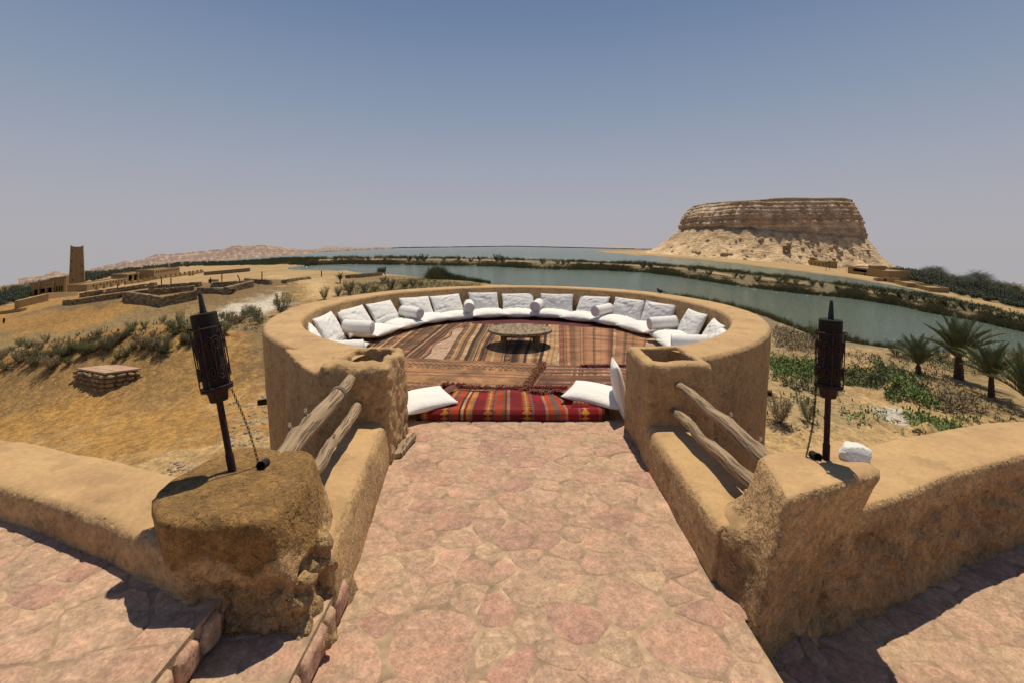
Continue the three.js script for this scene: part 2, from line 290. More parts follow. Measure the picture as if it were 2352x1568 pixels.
soil(SCRUB, 2, -200, 880, -200, 790, 0, 790, 160, 770, 300, 742, 430, 722, 600, 702, 690, 660, 700, 700, 612, 760, 400, 815, 200, 838, 0, 872);
soil(SALT, 1.2, 480, 745, 520, 712, 600, 700, 640, 700, 650, 715, 600, 735);
soil(DAMP, 2, 520, 850, 500, 790, 560, 752, 640, 735, 640, 930, 560, 880);
soil(DAMP, 2.5, 60, 760, 180, 738, 290, 722, 280, 738, 160, 752);
soil(DAMP, 2.5, 420, 705, 560, 678, 700, 668, 660, 690, 520, 722, 430, 728);
soil([0.76, 0.53, 0.26], 1.5, 720, 700, 660, 660, 600, 640, 640, 636, 720, 655, 770, 690);
soil(SCRUB, 1.5, 760, 690, 780, 655, 900, 640, 1000, 640, 1120, 655, 1120, 690);
soil(MUD, 1.2, 1700, 760, 1720, 722, 1855, 770, 1981, 798, 2050, 808, 2060, 830, 1960, 815, 1860, 800, 1740, 790);
soil(GREYSOIL, 0.4, 1950, 888, 2030, 893, 2035, 915, 1955, 910);
soil([0.66, 0.60, 0.53], 0.35, 1998, 955, 2055, 948, 2098, 990, 2085, 1000, 2040, 998);
soil(GREYSOIL, 0.5, 1800, 960, 1930, 945, 1980, 985, 1960, 1010, 1850, 1010);
soil([0.46, 0.32, 0.155], 1.0, 1740, 790, 1860, 800, 1960, 818, 2080, 830, 2130, 850, 2060, 880, 1960, 850, 1830, 850, 1750, 850);
soil([0.50, 0.35, 0.17], 1.2, 1750, 960, 1800, 900, 1950, 900, 2000, 990, 1950, 1040, 1760, 1040);
soil(SCRUB, 1.2, 2130, 830, 2352, 860, 2352, 990, 2230, 960, 2150, 900);
function soilAt(x, f) {
  const r = hypot(x, f), d = landAt(x, f), w = fbm(x * 0.35, 2, f * 0.35, 3);
  let c = SAND.slice();
  for (const g of regions) {
    if (x < g.bb[0] || x > g.bb[1] || f < g.bb[2] || f > g.bb[3]) continue;
    const q = smooth(-0.5, 0.5, inside(x, f, g.poly) / g.soft + 1.9 * w + 0.8 * n3(x * 1.6, 4, f * 1.6));
    for (let k = 0; k < 3; k++) c[k] = lerp(c[k], g.colour[k], q);
  }
  const wet = 1 - smooth(-0.5, 3.5, d + 2 * w); for (let k = 0; k < 3; k++) c[k] = lerp(c[k], MUD[k], wet * 0.8);
  if (f > 40 && x > -60) { const [u, v] = sight(x, levelAt(x, f), f); if (u > 640) { const t = (v - dikeTop(u)) / (dikeLow(u) - dikeTop(u)); if (t > -0.1 && t < 1.1) { const path = smooth(0.07, 0.035, abs(t - 0.45 - 0.08 * n3(u * 0.02, 1, 2))) * smooth(-0.35, 0.1, n3(u * 0.01, 5, 1)); for (let k = 0; k < 3; k++) c[k] = lerp([0.24, 0.185, 0.085][k], SAND[k], path); } } }
  const blot = smooth(0.02, 0.22, fbm(x * 0.16, 11, f * 0.16, 4)) * (x < 0 && r < 60 ? 0.55 : 0.25); for (let k = 0; k < 3; k++) c[k] = lerp(c[k], DAMP[k] * 1.15, blot);
  const m = 1 + 0.30 * fbm(x * 0.09, 7, f * 0.09, 4) + 0.22 * fbm(x * 0.9, 3, f * 0.9, 3) * (r < 80 ? 1 : 0.4);
  return [c[0] * m, c[1] * m, c[2] * m];
}
{
  const us = []; for (let a = -180; a < -62; a += 6) us.push(a * PI / 180);
  for (let u = -700; u < -80; u += 40) us.push(atan2(u - 1176, FOCAL));
  for (let u = -80; u <= 2432; u += 3.2) us.push(atan2(u - 1176, FOCAL));
  for (let u = 2460; u < 3060; u += 40) us.push(atan2(u - 1176, FOCAL));
  for (let a = 62; a <= 180; a += 6) us.push(a * PI / 180);
  const rs = [0.05]; for (let q = 1800; q > 600; q -= 40) rs.push(5500 / q); for (let q = 600; q > 120; q -= 3) rs.push(5500 / q); for (let q = 120; q > 30; q -= 1) rs.push(5500 / q); for (let q = 30; q > 3; q -= 0.4) rs.push(5500 / q); for (let q = 3; q > 0.9; q -= 0.2) rs.push(5500 / q);
  const nu = us.length, nr = rs.length, pos = new Float32Array(nu * nr * 3), uv = new Float32Array(nu * nr * 2), col = new Float32Array(nu * nr * 3), idx = [];
  for (let j = 0; j < nr; j++) for (let i = 0; i < nu; i++) {
    const x = sin(us[i]) * rs[j], f = cos(us[i]) * rs[j], o = j * nu + i, y = groundY(x, f), c = soilAt(x, f);
    pos.set([x, y, -f], o * 3); uv.set([x, f], o * 2); col.set(c, o * 3);
    if (i < nu - 1 && j < nr - 1) idx.push(o, o + 1, o + nu, o + 1, o + nu + 1, o + nu);
  }
  structure('ground', geo(pos, idx, uv, col), M.ground);
  // the lake, level with the land's mean level
  const p2 = [], i2 = [], t2 = [], ws = []; for (let u = -400; u <= 2800; u += 12) ws.push(atan2(u - 1176, FOCAL));
  const wr = rs.filter((r, k) => r > 9 && (k % 3 === 0 || r > 180));
  for (let j = 0; j < wr.length; j++) for (let i = 0; i < ws.length; i++) { const x = sin(ws[i]) * wr[j], f = cos(ws[i]) * wr[j]; p2.push(x, levelAt(x, f), -f); t2.push(x, f); const o = j * ws.length + i; if (i < ws.length - 1 && j < wr.length - 1) i2.push(o, o + 1, o + ws.length, o + 1, o + ws.length + 1, o + ws.length); }
  const wm = new THREE.MeshPhysicalMaterial({ color: rgb(0.118, 0.160, 0.108), roughness: 0.14, specularIntensity: 0.5, bumpMap: rippleRelief, bumpScale: 0.35, side: THREE.DoubleSide });
  structure('lake', geo(p2, i2, t2), wm);
}

// ------------------------------------------------------------------ the table mountain and the far hills
{
  const base = level(1762, 603), cx = 0.548 * 455, cf = 470;
  const NT = 420, prof = [];   // [radius factor, height 0..1, kind]
  const pos = [], idx = [], uv = [], col = [];
  const y0 = levelAt(cx, cf) - 2, rows = 110, top = 57;
  for (let j = 0; j <= rows; j++) for (let i = 0; i <= NT; i++) {
    const th = i / NT * 2 * PI, ct = cos(th), st = sin(th);        // th = 0 to the right, PI/2 towards the viewer
    const ex = 2.7, sq = pow(pow(abs(ct), ex) + pow(abs(st), ex), -1 / ex);
    const ox = ct * sq, of = -st * sq;
    const edge = 1 + 0.055 * fbm(ct * 2.2 + 3, st * 2.2, 1, 3) + 0.02 * n3(ct * 9, st * 9, 2);
    const t = j / rows; let rad, h, kind;
    const topH = top + 2.2 * n3(ox * 1.4 + 2, 0, 3) + 1.6 * (ox > -0.4 ? 1 - abs(ox - 0.35) : 0) - 13.0 * smooth(0.5, 1.05, ox) ** 2;
    const footH = 27 - 6 * ox + 3.5 * fbm(ct * 5, st * 5, 6, 3);   // where cliff meets the slope of fallen stone
    if (t < 0.45) { const s = t / 0.45; rad = lerp(1.52 + (ct < 0 ? 0.20 : -0.10) * abs(ct), 1.02, pow(s, 0.72)); h = footH * pow(s, 1.35); kind = 0; rad += 0.06 * fbm(ct * 7, st * 7, s * 3, 4) * (1 - s * 0.6); h += (4.6 * fbm(ct * 9 + 7, st * 9, s * 5, 4) + 2.4 * fbm(ct * 34, st * 34, s * 16, 3)) * s * (1.25 - s); }
    else if (t < 0.9) {
      const s = (t - 0.45) / 0.45; h = lerp(footH, topH, s); const hh = h + 1.2 * n3(ct * 3, st * 3, 7);
      const ledge = 0.020 * n3(0.3, hh * 0.33, 1.5) + 0.014 * n3(0.7, hh * 0.9, 5.5);
      rad = lerp(1.02, 0.885, pow(s, 1.8)) + ledge * 0.9 + 0.03 * fbm(ct * 6, h * 0.03, st * 6, 3) + 0.022 * fbm(ct * 22, h * 0.1, st * 22, 3) + 0.035 * (abs(n3(ct * 13, h * 0.02, st * 13)) - 0.25) + 0.02 * (abs(n3(ct * 31, h * 0.05, st * 31)) - 0.25) + (s > 0.93 ? 0.006 : 0) - 0.03 * smooth(0.7, 0.9, abs(ct)) * smooth(0.5, 1, s); kind = 1;
      if (s < 0.1) rad -= 0.03 * smooth(0.1, 0.02, s);
    } else { const s = (t - 0.9) / 0.1; rad = lerp(0.875 - 0.03 * smooth(0.7, 0.9, abs(ct)), 0, s); h = topH + 0.6 * fbm(ox * 5 * (1 - s), s * 4, of * 5, 2) * min(1, s * 8); kind = 2; }
    rad *= edge;
    const x = cx + ox * rad * 77, f = cf + of * rad * 66, y = y0 + h + (levelAt(x, f) - levelAt(cx, cf)) * (kind === 0 ? 1 - t / 0.45 : 0);
    pos.push(x, y, -f); uv.push(th * 75, h);
    let c;
    const bed = n3(2.5, (h + 1.0 * n3(ct * 4, st * 4, 3)) * 0.42, 0.5), bed2 = n3(4.5, h * 1.3, 2.5), blotch = fbm(ct * 8, h * 0.09, st * 8, 4);
    if (kind === 1) { const pale = smooth(-0.12, 0.32, bed * 0.6 + bed2 * 0.3 + blotch * 1.2 + 0.35 * n3(ct * 24, h * 0.06, st * 24)); c = [lerp(0.62, 0.95, pale), lerp(0.42, 0.74, pale), lerp(0.255, 0.54, pale)]; const s = (t - 0.45) / 0.45; if (s > 0.95) c = [0.24, 0.17, 0.09]; if (s < 0.11 && s > 0.01) c = [0.62, 0.53, 0.42]; }
    else if (kind === 0) { const rock = smooth(0.02, 0.30, fbm(ct * 14, h * 0.16, st * 14, 4) + 0.22 * (h / 30 - 0.4)); c = [lerp(0.84, 0.56, rock), lerp(0.61, 0.38, rock), lerp(0.36, 0.235, rock)]; }
    else c = [0.36, 0.25, 0.14];
    col.push(...c);
    const o = j * (NT + 1) + i; if (i < NT && j < rows) idx.push(o, o + NT + 1, o + 1, o + 1, o + NT + 1, o + NT + 2);
  }
  structure('table_mountain', geo(pos, idx, uv, col), M.mountain);
}
// far ridges: [u, foot row, crest row] along the skyline, at a set distance
function ridge(name, dist, depth, pts, colours, seed) {
  const foot = track(pts.map((p) => [p[0], p[1]])), crest = track(pts.map((p) => [p[0], p[2]]));
  const u0 = pts[0][0], u1 = pts[pts.length - 1][0], n = Math.ceil((u1 - u0) / 1.6), rows = 26, pos = [], idx = [], uv = [], col = [];
  for (let j = 0; j <= rows; j++) for (let i = 0; i <= n; i++) {
    const u = lerp(u0, u1, i / n), az = atan2(u - 1176, FOCAL), s = min(1, j / (rows * 0.72)), back = j > rows * 0.72;
    const yAt = (v, r) => { const [x, y, f] = line(u, v); return EYE + y / hypot(x, f) * r; };
    const a = yAt(foot(u) + 9, dist), H = max(1, yAt(crest(u) + 0.8 * n3(u * 0.12, seed, 1) , dist) - yAt(foot(u), dist));
    const rough = fbm(u * 0.05, j * 0.16, seed, 3);
    const st = pow(s, 0.75), k = st > 0.62 ? lerp(0.62, 1, smooth(0, 1, (st - 0.62) / 0.38)) : st;
    const lift = yAt(foot(u), dist) - a, h = back ? H * (1 - (j / rows - 0.72) * 1.2) : H * clamp(k + 0.22 * rough * s * (1 - s) * 2);
    const r = dist + depth * (j / rows) + depth * 0.04 * rough;
    pos.push(sin(az) * r, a + (j === 0 ? 0 : lift + h * (r / dist) - fall(az) * (r - dist) * 0.6), -cos(az) * r); uv.push(u * dist / 1100, h);
    const m = smooth(-0.15, 0.25, n3(seed, h / H * 9 + rough * 2, 1) * 0.9 + 0.7 * fbm(u * 0.09, j * 0.5, seed + 4, 3)), c0 = colours[0], c1 = s > 0.9 ? colours[2] : colours[1];
    col.push(lerp(c0[0], c1[0], m), lerp(c0[1], c1[1], m), lerp(c0[2], c1[2], m));
    const o = j * (n + 1) + i; if (i < n && j < rows) idx.push(o, o + n + 1, o + 1, o + 1, o + n + 1, o + n + 2);
  }
  structure(name, geo(pos, idx, uv, col), M.hills);
}
const HILL = [[0.53, 0.385, 0.29], [0.30, 0.205, 0.165], [0.26, 0.18, 0.145]];
ridge('desert_hills', 1500, 500, [[185, 632, 630], [215, 628, 622], [250, 622, 611.5], [262, 621, 612], [290, 617, 602.5], [305, 616, 605], [330, 613.5, 598], [358, 611, 588], [378, 609, 586], [385, 609, 588], [440, 606, 583], [480, 603, 578.5], [520, 597, 573.5], [532, 596, 567], [548, 595, 565.5], [556, 594, 568], [600, 590, 565], [625, 587, 567.5], [640, 586, 569], [660, 585, 571.5], [690, 582, 574.5], [705, 581, 575.5], [720, 579.8, 577]], HILL, 2.2);
ridge('desert_hills', 2600, 600, [[690, 583, 577], [708, 581, 574], [735, 579, 571.5], [748, 578, 567.5], [775, 576, 566], [786, 575.5, 569], [800, 574.5, 567], [812, 574, 569.5], [830, 573.2, 569.5], [852, 572, 569.2], [870, 571, 567], [885, 570.5, 569.5], [900, 570, 569.6]], [[0.44, 0.34, 0.29], [0.31, 0.24, 0.21], [0.30, 0.23, 0.205]], 7.2);
ridge('desert_hills', 1300, 300, [[40, 648, 646], [60, 646, 641], [72, 645, 639], [78, 644, 640], [100, 641, 638], [108, 640, 632], [125, 639, 626.5], [132, 638, 626], [145, 637, 632], [158, 635, 634]], HILL, 11.4);
ridge('far_peaks', 4200, 500, [[1372, 569.5, 569], [1378, 570, 567], [1384, 570, 569], [1404, 570.5, 570], [1410, 570.8, 567], [1416, 571, 565.5], [1430, 571, 567.5], [1434, 571.4, 569], [1438, 571.5, 567], [1450, 572, 568], [1470, 573, 571], [1476, 573, 572.5]], [[0.5, 0.42, 0.37], [0.42, 0.35, 0.31], [0.40, 0.34, 0.30]], 17.1);
// ------------------------------------------------------------------ the round terrace, the walkway and its walls
const RING = { x: 0.06, f: 8.0, a: 3.64, b: 4.15, wall: 0.47, top: 0.75, floor: 0.06 };
const onRing = (phi, inset = 0) => [RING.x + (RING.a - inset) * sin(phi), RING.f + (RING.b - inset) * cos(phi)];
const ADOBE = [0.71, 0.458, 0.22], ADOBE_ROUGH = [0.56, 0.36, 0.17], OIL = [0.37, 0.205, 0.062];
{
  // solid platforms under the floors
  const shape = (pts) => { const s = new THREE.Shape(); pts.forEach(([x, f], i) => i ? s.lineTo(x, f) : s.moveTo(x, f)); return s; };
  const platform = (pts, y0, y1) => { const g = new THREE.ExtrudeGeometry(shape(pts), { depth: y1 - y0, bevelEnabled: false }); g.rotateX(-PI / 2); return boxUV(g.translate(0, y0, 0)); };
  const disc = []; for (let i = 0; i < 72; i++) disc.push(onRing(i / 72 * 2 * PI, 0.22));
  const ringFloor = structure('terrace_floor', platform(disc.filter(([x, f]) => f > 4.81).concat([]), -3.2, RING.floor), M.grout);
  structure('walkway', platform([[-0.82, -2], [1.09, -2], [1.09, 2.3], [1.22, 2.3], [1.22, 4.84], [-1.2, 4.84], [-1.2, 2.3], [-0.82, 2.3]], -4.2, 0), M.grout);
  structure('step', platform([[-1.2, -2], [-0.822, -2], [-0.822, 2.35], [-1.2, 2.35]], -4.2, 0.15), M.grout);
  structure('step', platform([[1.092, -2], [1.45, -2], [1.45, 2.6], [1.092, 2.6]], -4.2, -0.15), M.grout);
  structure('terrace_floor', platform([[-4.9, -2], [-1.202, -2], [-1.202, 2.3], [-1.72, 2.40], [-2.38, 2.68], [-3.09, 2.92], [-4.9, 3.3]], -5, 0.30), M.grout);
  structure('terrace_floor', platform([[1.452, -2], [5.6, -2], [5.6, 4.1], [4.4, 3.85], [3.7, 3.55], [2.9, 3.2], [2.2, 2.85], [1.452, 2.6]], -5, -0.30), M.grout);
}
// crazy paving: cells grown from scattered points, with worn edges, each stone a piece of its own
const pavers = [[0.65, 0.42, 0.285], [0.655, 0.43, 0.288], [0.64, 0.408, 0.278], [0.655, 0.447, 0.288], [0.625, 0.388, 0.268], [0.585, 0.35, 0.252]].map(([r, g, b]) => mat({ color: rgb(r, g, b), map: stoneTint, bumpMap: stoneRelief, bumpScale: 0.007 }));
function clip(poly, nx, nf, c) {   // keep nx*x + nf*f <= c
  const out = []; for (let i = 0; i < poly.length; i++) { const a = poly[i], b = poly[(i + 1) % poly.length], da = nx * a[0] + nf * a[1] - c, db = nx * b[0] + nf * b[1] - c; if (da <= 0) out.push(a); if (da * db < 0) { const t = da / (da - db); out.push([lerp(a[0], b[0], t), lerp(a[1], b[1], t)]); } } return out;
}
function pave(parent, x0, x1, f0, f1, y, spacing, seed, limits, keep) {
  const r = rng(seed), pts = [], tries = 6000;
  for (let i = 0; i < tries; i++) { const x = lerp(x0 - 0.3, x1 + 0.3, r()), f = lerp(f0 - 0.3, f1 + 0.3, r()), s = spacing * (0.52 + 1.05 * r() * r() + 0.2 * n3(x, seed, f)); if (pts.every((p) => hypot((p[0] - x) * 0.85, p[1] - f) > (s + p[2]) * 0.46)) pts.push([x, f, s]); }
  let count = 0;
  for (const p of pts) {
    if (p[0] < x0 || p[0] > x1 || p[1] < f0 || p[1] > f1 || (keep && !keep(p[0], p[1]))) continue;
    let poly = [[p[0] - 0.4, p[1] - 0.4], [p[0] + 0.4, p[1] - 0.4], [p[0] + 0.4, p[1] + 0.4], [p[0] - 0.4, p[1] + 0.4]];
    for (const q of pts) { if (q === p) continue; const dx = q[0] - p[0], df = q[1] - p[1], d = hypot(dx, df); if (d > 0.9) continue; const w = 0.5 + 0.5 * (p[2] - q[2]) / (p[2] + q[2]); poly = clip(poly, dx / d, df / d, (dx * p[0] + df * p[1]) / d + d * w - 0.002 - 0.008 * r() * r()); if (poly.length < 3) break; }
    for (const l of limits(p)) if (poly.length >= 3) poly = clip(poly, ...l);
    if (poly.length < 3) continue;
    let area = 0; for (let i = 0; i < poly.length; i++) { const a = poly[i], b = poly[(i + 1) % poly.length]; area += a[0] * b[1] - b[0] * a[1]; }
    if (abs(area) / 2 < 0.004) continue;
    let cx = 0, cf = 0; for (const q of poly) { cx += q[0] / poly.length; cf += q[1] / poly.length; }
    // corners worn round, edges uneven
    let ring = poly; for (let k = 0; k < 2; k++) { const nx = []; for (let i = 0; i < ring.length; i++) { const a = ring[i], b = ring[(i + 1) % ring.length]; nx.push([lerp(a[0], b[0], 0.2), lerp(a[1], b[1], 0.2)], [lerp(a[0], b[0], 0.8), lerp(a[1], b[1], 0.8)]); } ring = nx; }
    ring = ring.map(([x, f]) => { const k = 1 + 0.13 * n3(x * 13, f * 13, seed) + 0.06 * n3(x * 40, f * 40, seed) - 0.01; return [cx + (x - cx) * k, cf + (f - cf) * k]; });
    const N = ring.length, h = 0.003 + 0.004 * r(), tx = (r() - 0.5) * 0.008, tf = (r() - 0.5) * 0.008, pos = [], uv = [], idx = [], ou = r() * 7, ov = r() * 7;
    const put = (x, f, hh) => { pos.push(x, y + hh + (hh > 0 ? tx * (x - cx) + tf * (f - cf) : 0), -f); uv.push(x + ou, f + ov); };
    for (const [x, f] of ring) put(x, f, -0.003);
    for (const [x, f] of ring) put(cx + (x - cx) * 0.955, cf + (f - cf) * 0.955, h);
    put(cx, cf, h + 0.0015);
    for (let i = 0; i < N; i++) { const j = (i + 1) % N; idx.push(i, j, i + N, j, j + N, i + N); idx.push(N + i, N + j, 2 * N); }
    const g = geo(pos, area > 0 ? idx : idx.reverse(), uv);
    const m = mesh('paving_stone', g, pavers[min(pavers.length - 1, floor(pow(r(), 1.35) * pavers.length))], parent); m.name = count ? `paving_stone_${String(count).padStart(3, '0')}` : 'paving_stone'; count++;
  }
  return count;
}
const floors = (n) => scene.children.filter((o) => o.name.replace(/_\d{3}$/, '') === n);
{
  const walk = floors('walkway')[0], [stepL, stepR] = floors('step'), [ringFloor, terrL, terrR] = floors('terrace_floor');
  const a = pave(walk, -1.1, 1.15, 0.85, 4.86, 0, 0.245, 5, (p) => [[-1, 0, p[1] < 2.3 ? 0.815 : 1.16], [1, 0, p[1] < 2.3 ? 1.082 : 1.2], [0, 1, 4.83]], (x, f) => f > 2.2 || (x > -0.8 && x < 1.08));
  const b = pave(stepL, -1.2, -0.82, 0.85, 2.3, 0.15, 0.22, 8, () => [[-1, 0, 1.195], [1, 0, -0.83]]);
  const c = pave(stepR, 1.09, 1.45, 0.85, 2.5, -0.15, 0.22, 9, () => [[-1, 0, -1.10], [1, 0, 1.445]]);
  const d = pave(terrL, -3.6, -1.2, 0.85, 2.9, 0.30, 0.25, 12, () => [[1, 0, -1.21]]);
  const e = pave(terrR, 1.45, 4.4, 0.85, 3.6, -0.30, 0.27, 15, () => [[-1, 0, -1.46]]);
  const g = pave(ringFloor, -1.6, -0.9, 6.6, 10.4, RING.floor, 0.4, 18, () => []);
  console.log('paving', a, b, c, d, e, g);
  // facing stones in the two risers of the left-hand steps
  const riser = (parent, x, yLow, yHigh, seed) => { const r = rng(seed); let f = 0.9, n = 0; while (f < 2.3) { const w = 0.10 + 0.16 * r(); const g = boxUV(skin([-0.06, -0.1, -0.2], [0.06, 0.1, 0.2], 0.02, (a, b2, c2) => rbox(a, b2, c2, 0.022, (yHigh - yLow) / 2 - 0.012, w / 2 - 0.006, 0.02) + 0.012 * fbm(a * 22 + seed, b2 * 22, (c2 + f) * 22, 3))).translate(x, (yLow + yHigh) / 2 - 0.006, -(f + w / 2)); mesh('riser_stone', g, pavers[3 + (r() * 3 | 0)], parent).name = n ? `riser_stone_${String(n).padStart(3, '0')}` : 'riser_stone'; n++; f += w; } };
  riser(terrL, -1.197, 0.15, 0.30, 3); riser(stepL, -0.818, 0.0, 0.15, 6);
}

// round parapet: one sweep of plaster, hand smoothed on top, coarser on the faces
{
  const N = 460, phi0 = -156 * PI / 180, phi1 = 154 * PI / 180, prof = [], w = RING.wall;
  for (let y = -4.2; y < 0.69; y += y < -0.6 ? 0.3 : 0.06) prof.push([0 + 0.06 * (0.75 - y), y]);
  for (let a = 0; a <= 90; a += 18) prof.push([0.06 - 0.06 * cos(a * PI / 180), 0.69 + 0.06 * sin(a * PI / 180)]);
  for (let t = 1; t < 7; t++) prof.push([lerp(0.06, w - 0.05, t / 7), 0.755 + 0.006 * sin(t / 7 * PI)]);
  for (let a = 90; a >= 0; a -= 22.5) prof.push([w - 0.05 + 0.05 * cos(a * PI / 180), 0.70 + 0.05 * sin(a * PI / 180)]);
  for (let y = 0.64; y > 0.0; y -= 0.06) prof.push([w, y]);
  const P = prof.length, pos = [], idx = [];
  for (let i = 0; i <= N; i++) { const phi = lerp(phi0, phi1, i / N); for (let j = 0; j < P; j++) {
    let [ins, y] = prof[j]; const [x0, f0] = onRing(phi, ins), d = 0.022 * fbm(x0 * 1.1, y * 1.1, f0 * 1.1, 2) + (y > 0.6 ? 0.006 : 0.016) * fbm(x0 * 7, y * 7, f0 * 7, 3), outer = j < P * 0.5 ? 1 : -1;
    const [x, f] = onRing(phi, ins - outer * d * (y < 0.74 ? 1 : 0.2)); pos.push(x, y + 0.02 * fbm(x * 0.8, 1, f * 0.8, 2) * (y > 0.6 ? 1 : 0.3), -f);
    const o = i * P + j; if (i < N && j < P - 1) idx.push(o, o + 1, o + P, o + 1, o + P + 1, o + P); } }
  const g = thing('round_parapet', 'long curved mud plaster parapet ringing the cushioned sitting terrace', 'wall');
  const [face, top] = splitTop(boxUV(geo(pos, idx))); mesh('wall', face, M.adobe, g); mesh('coping', top, M.adobeTop, g);
  for (const [u, v] of [[612, 945], [1774, 918]]) { const s = u < 1000 ? -1 : 1, p = onRing(s * (s < 0 ? 118 : 112) * PI / 180, 0.02); const b = new THREE.CylinderGeometry(0.035, 0.04, 0.16, 10).rotateZ(PI / 2).rotateY(-s * 0.5); mesh('waterspout', b.translate(p[0] + s * 0.0, -0.22, -p[1]), M.darkWood, g); }
}

// pillars and low walls: solids of mud and stone, eroded by noise
const lump = (x, y, f, c, r) => { const a = (x - c[0]) / r[0], b = (y - c[1]) / r[1], d = (f - c[2]) / r[2]; return (hypot(a, b, d) - 1) * min(r[0], r[1], r[2]); };
{
  // left gate pillar: leaning, its plaster fallen from the front and stones laid bare
  const foot = [[-1.42, 2.04], [-1.30, 1.94], [-0.80, 1.92], [-0.76, 2.15], [-0.82, 2.5], [-1.25, 2.58], [-1.42, 2.35]], head = [[-1.60, 2.10], [-1.40, 1.90], [-0.97, 1.91], [-0.94, 2.25], [-1.06, 2.58], [-1.48, 2.64], [-1.62, 2.38]];
  const r = rng(77), stones = []; for (let i = 0; i < 40; i++) { const y = 0.06 + 0.42 * r(), s = r(); stones.push([[lerp(-1.22, -0.78, s) - 0.25 * y, y, 2.0 + 0.04 * r() + (s > 0.85 ? 0.25 * r() : 0)], [0.03 + 0.05 * r(), 0.025 + 0.035 * r(), 0.03 + 0.03 * r()]]); }
  const d = (x, y, f) => {
    const k = clamp((y - 0.06) / 0.56, -0.3, 1.05), P = foot.map((p, i) => [lerp(p[0], head[i][0], k), lerp(p[1], head[i][1], k)]);
    let s = -9; for (let i = 0; i < P.length; i++) { const p = P[i], q = P[(i + 1) % P.length], dx = q[0] - p[0], df = q[1] - p[1], l = hypot(dx, df), e = ((x - p[0]) * df - (f - p[1]) * dx) / l; s = i ? smax(s, e, 0.06) : e; }
    s = smax(s, y - 0.652 - 0.010 * n3(x * 5, 1, f * 5), 0.045); s = max(s, -0.25 - y);
    const cap = 0.43 + 0.09 * n3(x * 5, 0, f * 5) + 0.05 * n3(x * 13, 3, f * 13);
    const bare = smooth(cap + 0.01, cap - 0.03, y) * smooth(-1.27 - 0.12 * y, -1.24 - 0.12 * y, x + 0.05 * n3(y * 9, x, 4)) * smooth(2.45, 2.2, f);
    s += bare * (0.045 + 0.10 * fbm(x * 9, y * 9, f * 9, 4) + 0.03 * fbm(x * 32, y * 32, f * 32, 2));
    if (bare > 0.01) for (const [c, q] of stones) s = smin(s, lump(x, y, f, c, q) + 0.012 * n3(x * 40, y * 40, f * 40), 0.012);
    return s + 0.010 * fbm(x * 7, y * 7, f * 7, 3) + 0.006 * fbm(x * 30, y * 30, f * 30, 2);
  };
  const g = skin([-1.80, -0.3, 1.78], [-0.6, 0.74, 2.76], 0.0125, d);
  colored(g, (x, y, f) => {
    const w = fbm(x * 6, y * 6, f * 6, 4), oil = smooth(0.40, 0.47, y + 0.20 * w - 0.22 * max(0, -1.1 - x) * 0.3), low = smooth(0.42, 0.36, y + 0.1 * w) * smooth(-1.35, -1.25, x + 0.1 * w);
    const c = [0, 1, 2].map((i) => lerp(lerp(ADOBE[i], ADOBE_ROUGH[i] * (0.85 + 0.9 * max(0, fbm(x * 20, y * 20, f * 20, 2))), low), OIL[i] * (1 + 0.5 * w), oil)); return c;
  });
  const t = thing('gate_pillar', 'broken mud pillar with dark oil-stained brown top and stones showing, carrying the leaning lamp', 'pillar');
  mesh('shaft', boxUV(g), M.adobeRoughV, t);
}
{
  const base = [[1.08, 2.12], [1.60, 2.47], [1.87, 2.95], [1.18, 2.70]], crown = [[1.23, 2.15], [1.91, 2.43], [2.02, 2.92], [1.37, 2.66]];
  // right gate pillar: battered, a groove across its near corner, coarse lower face
  const d = (x, y, f) => {
    const k = pow(clamp((y + 0.02) / 0.62, 0, 1), 1.1), P = base.map((p, i) => [lerp(p[0], crown[i][0], k), lerp(p[1], crown[i][1], k)]);
    let s = -1; for (let i = 0; i < 4; i++) { const p = P[i], q = P[(i + 1) % 4], dx = q[0] - p[0], df = q[1] - p[1], l = hypot(dx, df), e = ((x - p[0]) * df - (f - p[1]) * dx) / l; s = i ? smax(s, e, 0.05) : e; }
    const w = smax(smax(max(1.075 - x, x - 1.46), y - 0.283, 0.075), max(2.42 - f, f - 2.75), 0.12); s = smin(s, w, 0.16);
    s = smax(s, y - 0.60 + 0.05 * (f - 2.55) - 0.010 * n3(x * 5, 2, f * 5), 0.05); s = max(s, -0.5 - y);
    const rough = smooth(0.36, 0.28, y + 0.09 * n3(x * 5, y * 3, f * 5)) * smooth(3.0, 2.6, f) * smooth(1.15, 1.55, x + 0.25 * n3(x * 4, y * 5, f * 4));
    s += rough * (0.008 + 0.05 * fbm(x * 6 + y * 3, y * 9, f * 6, 4) + 0.02 * fbm(x * 25, y * 25, f * 25, 2));
    return s + 0.010 * fbm(x * 7, y * 7, f * 7, 3) + 0.006 * fbm(x * 30, y * 30, f * 30, 2);
  };
  const g = skin([0.9, -0.42, 2.0], [2.2, 0.72, 3.05], 0.0135, d);
  colored(g, (x, y, f) => { const w = fbm(x * 5, y * 5, f * 5, 4), low = smooth(0.36, 0.28, y + 0.2 * w); return [0, 1, 2].map((i) => lerp(ADOBE[i], ADOBE_ROUGH[i] * (0.9 + 0.6 * w), low)); });
  const t = thing('gate_pillar', 'sloping mud pillar beside the walkway carrying a white rock and upright lamp', 'pillar');
  const [face, cap] = splitTop(boxUV(g)); mesh('shaft', face, M.adobeRoughV, t); mesh('cap', cap, M.adobeTopV, t);
}
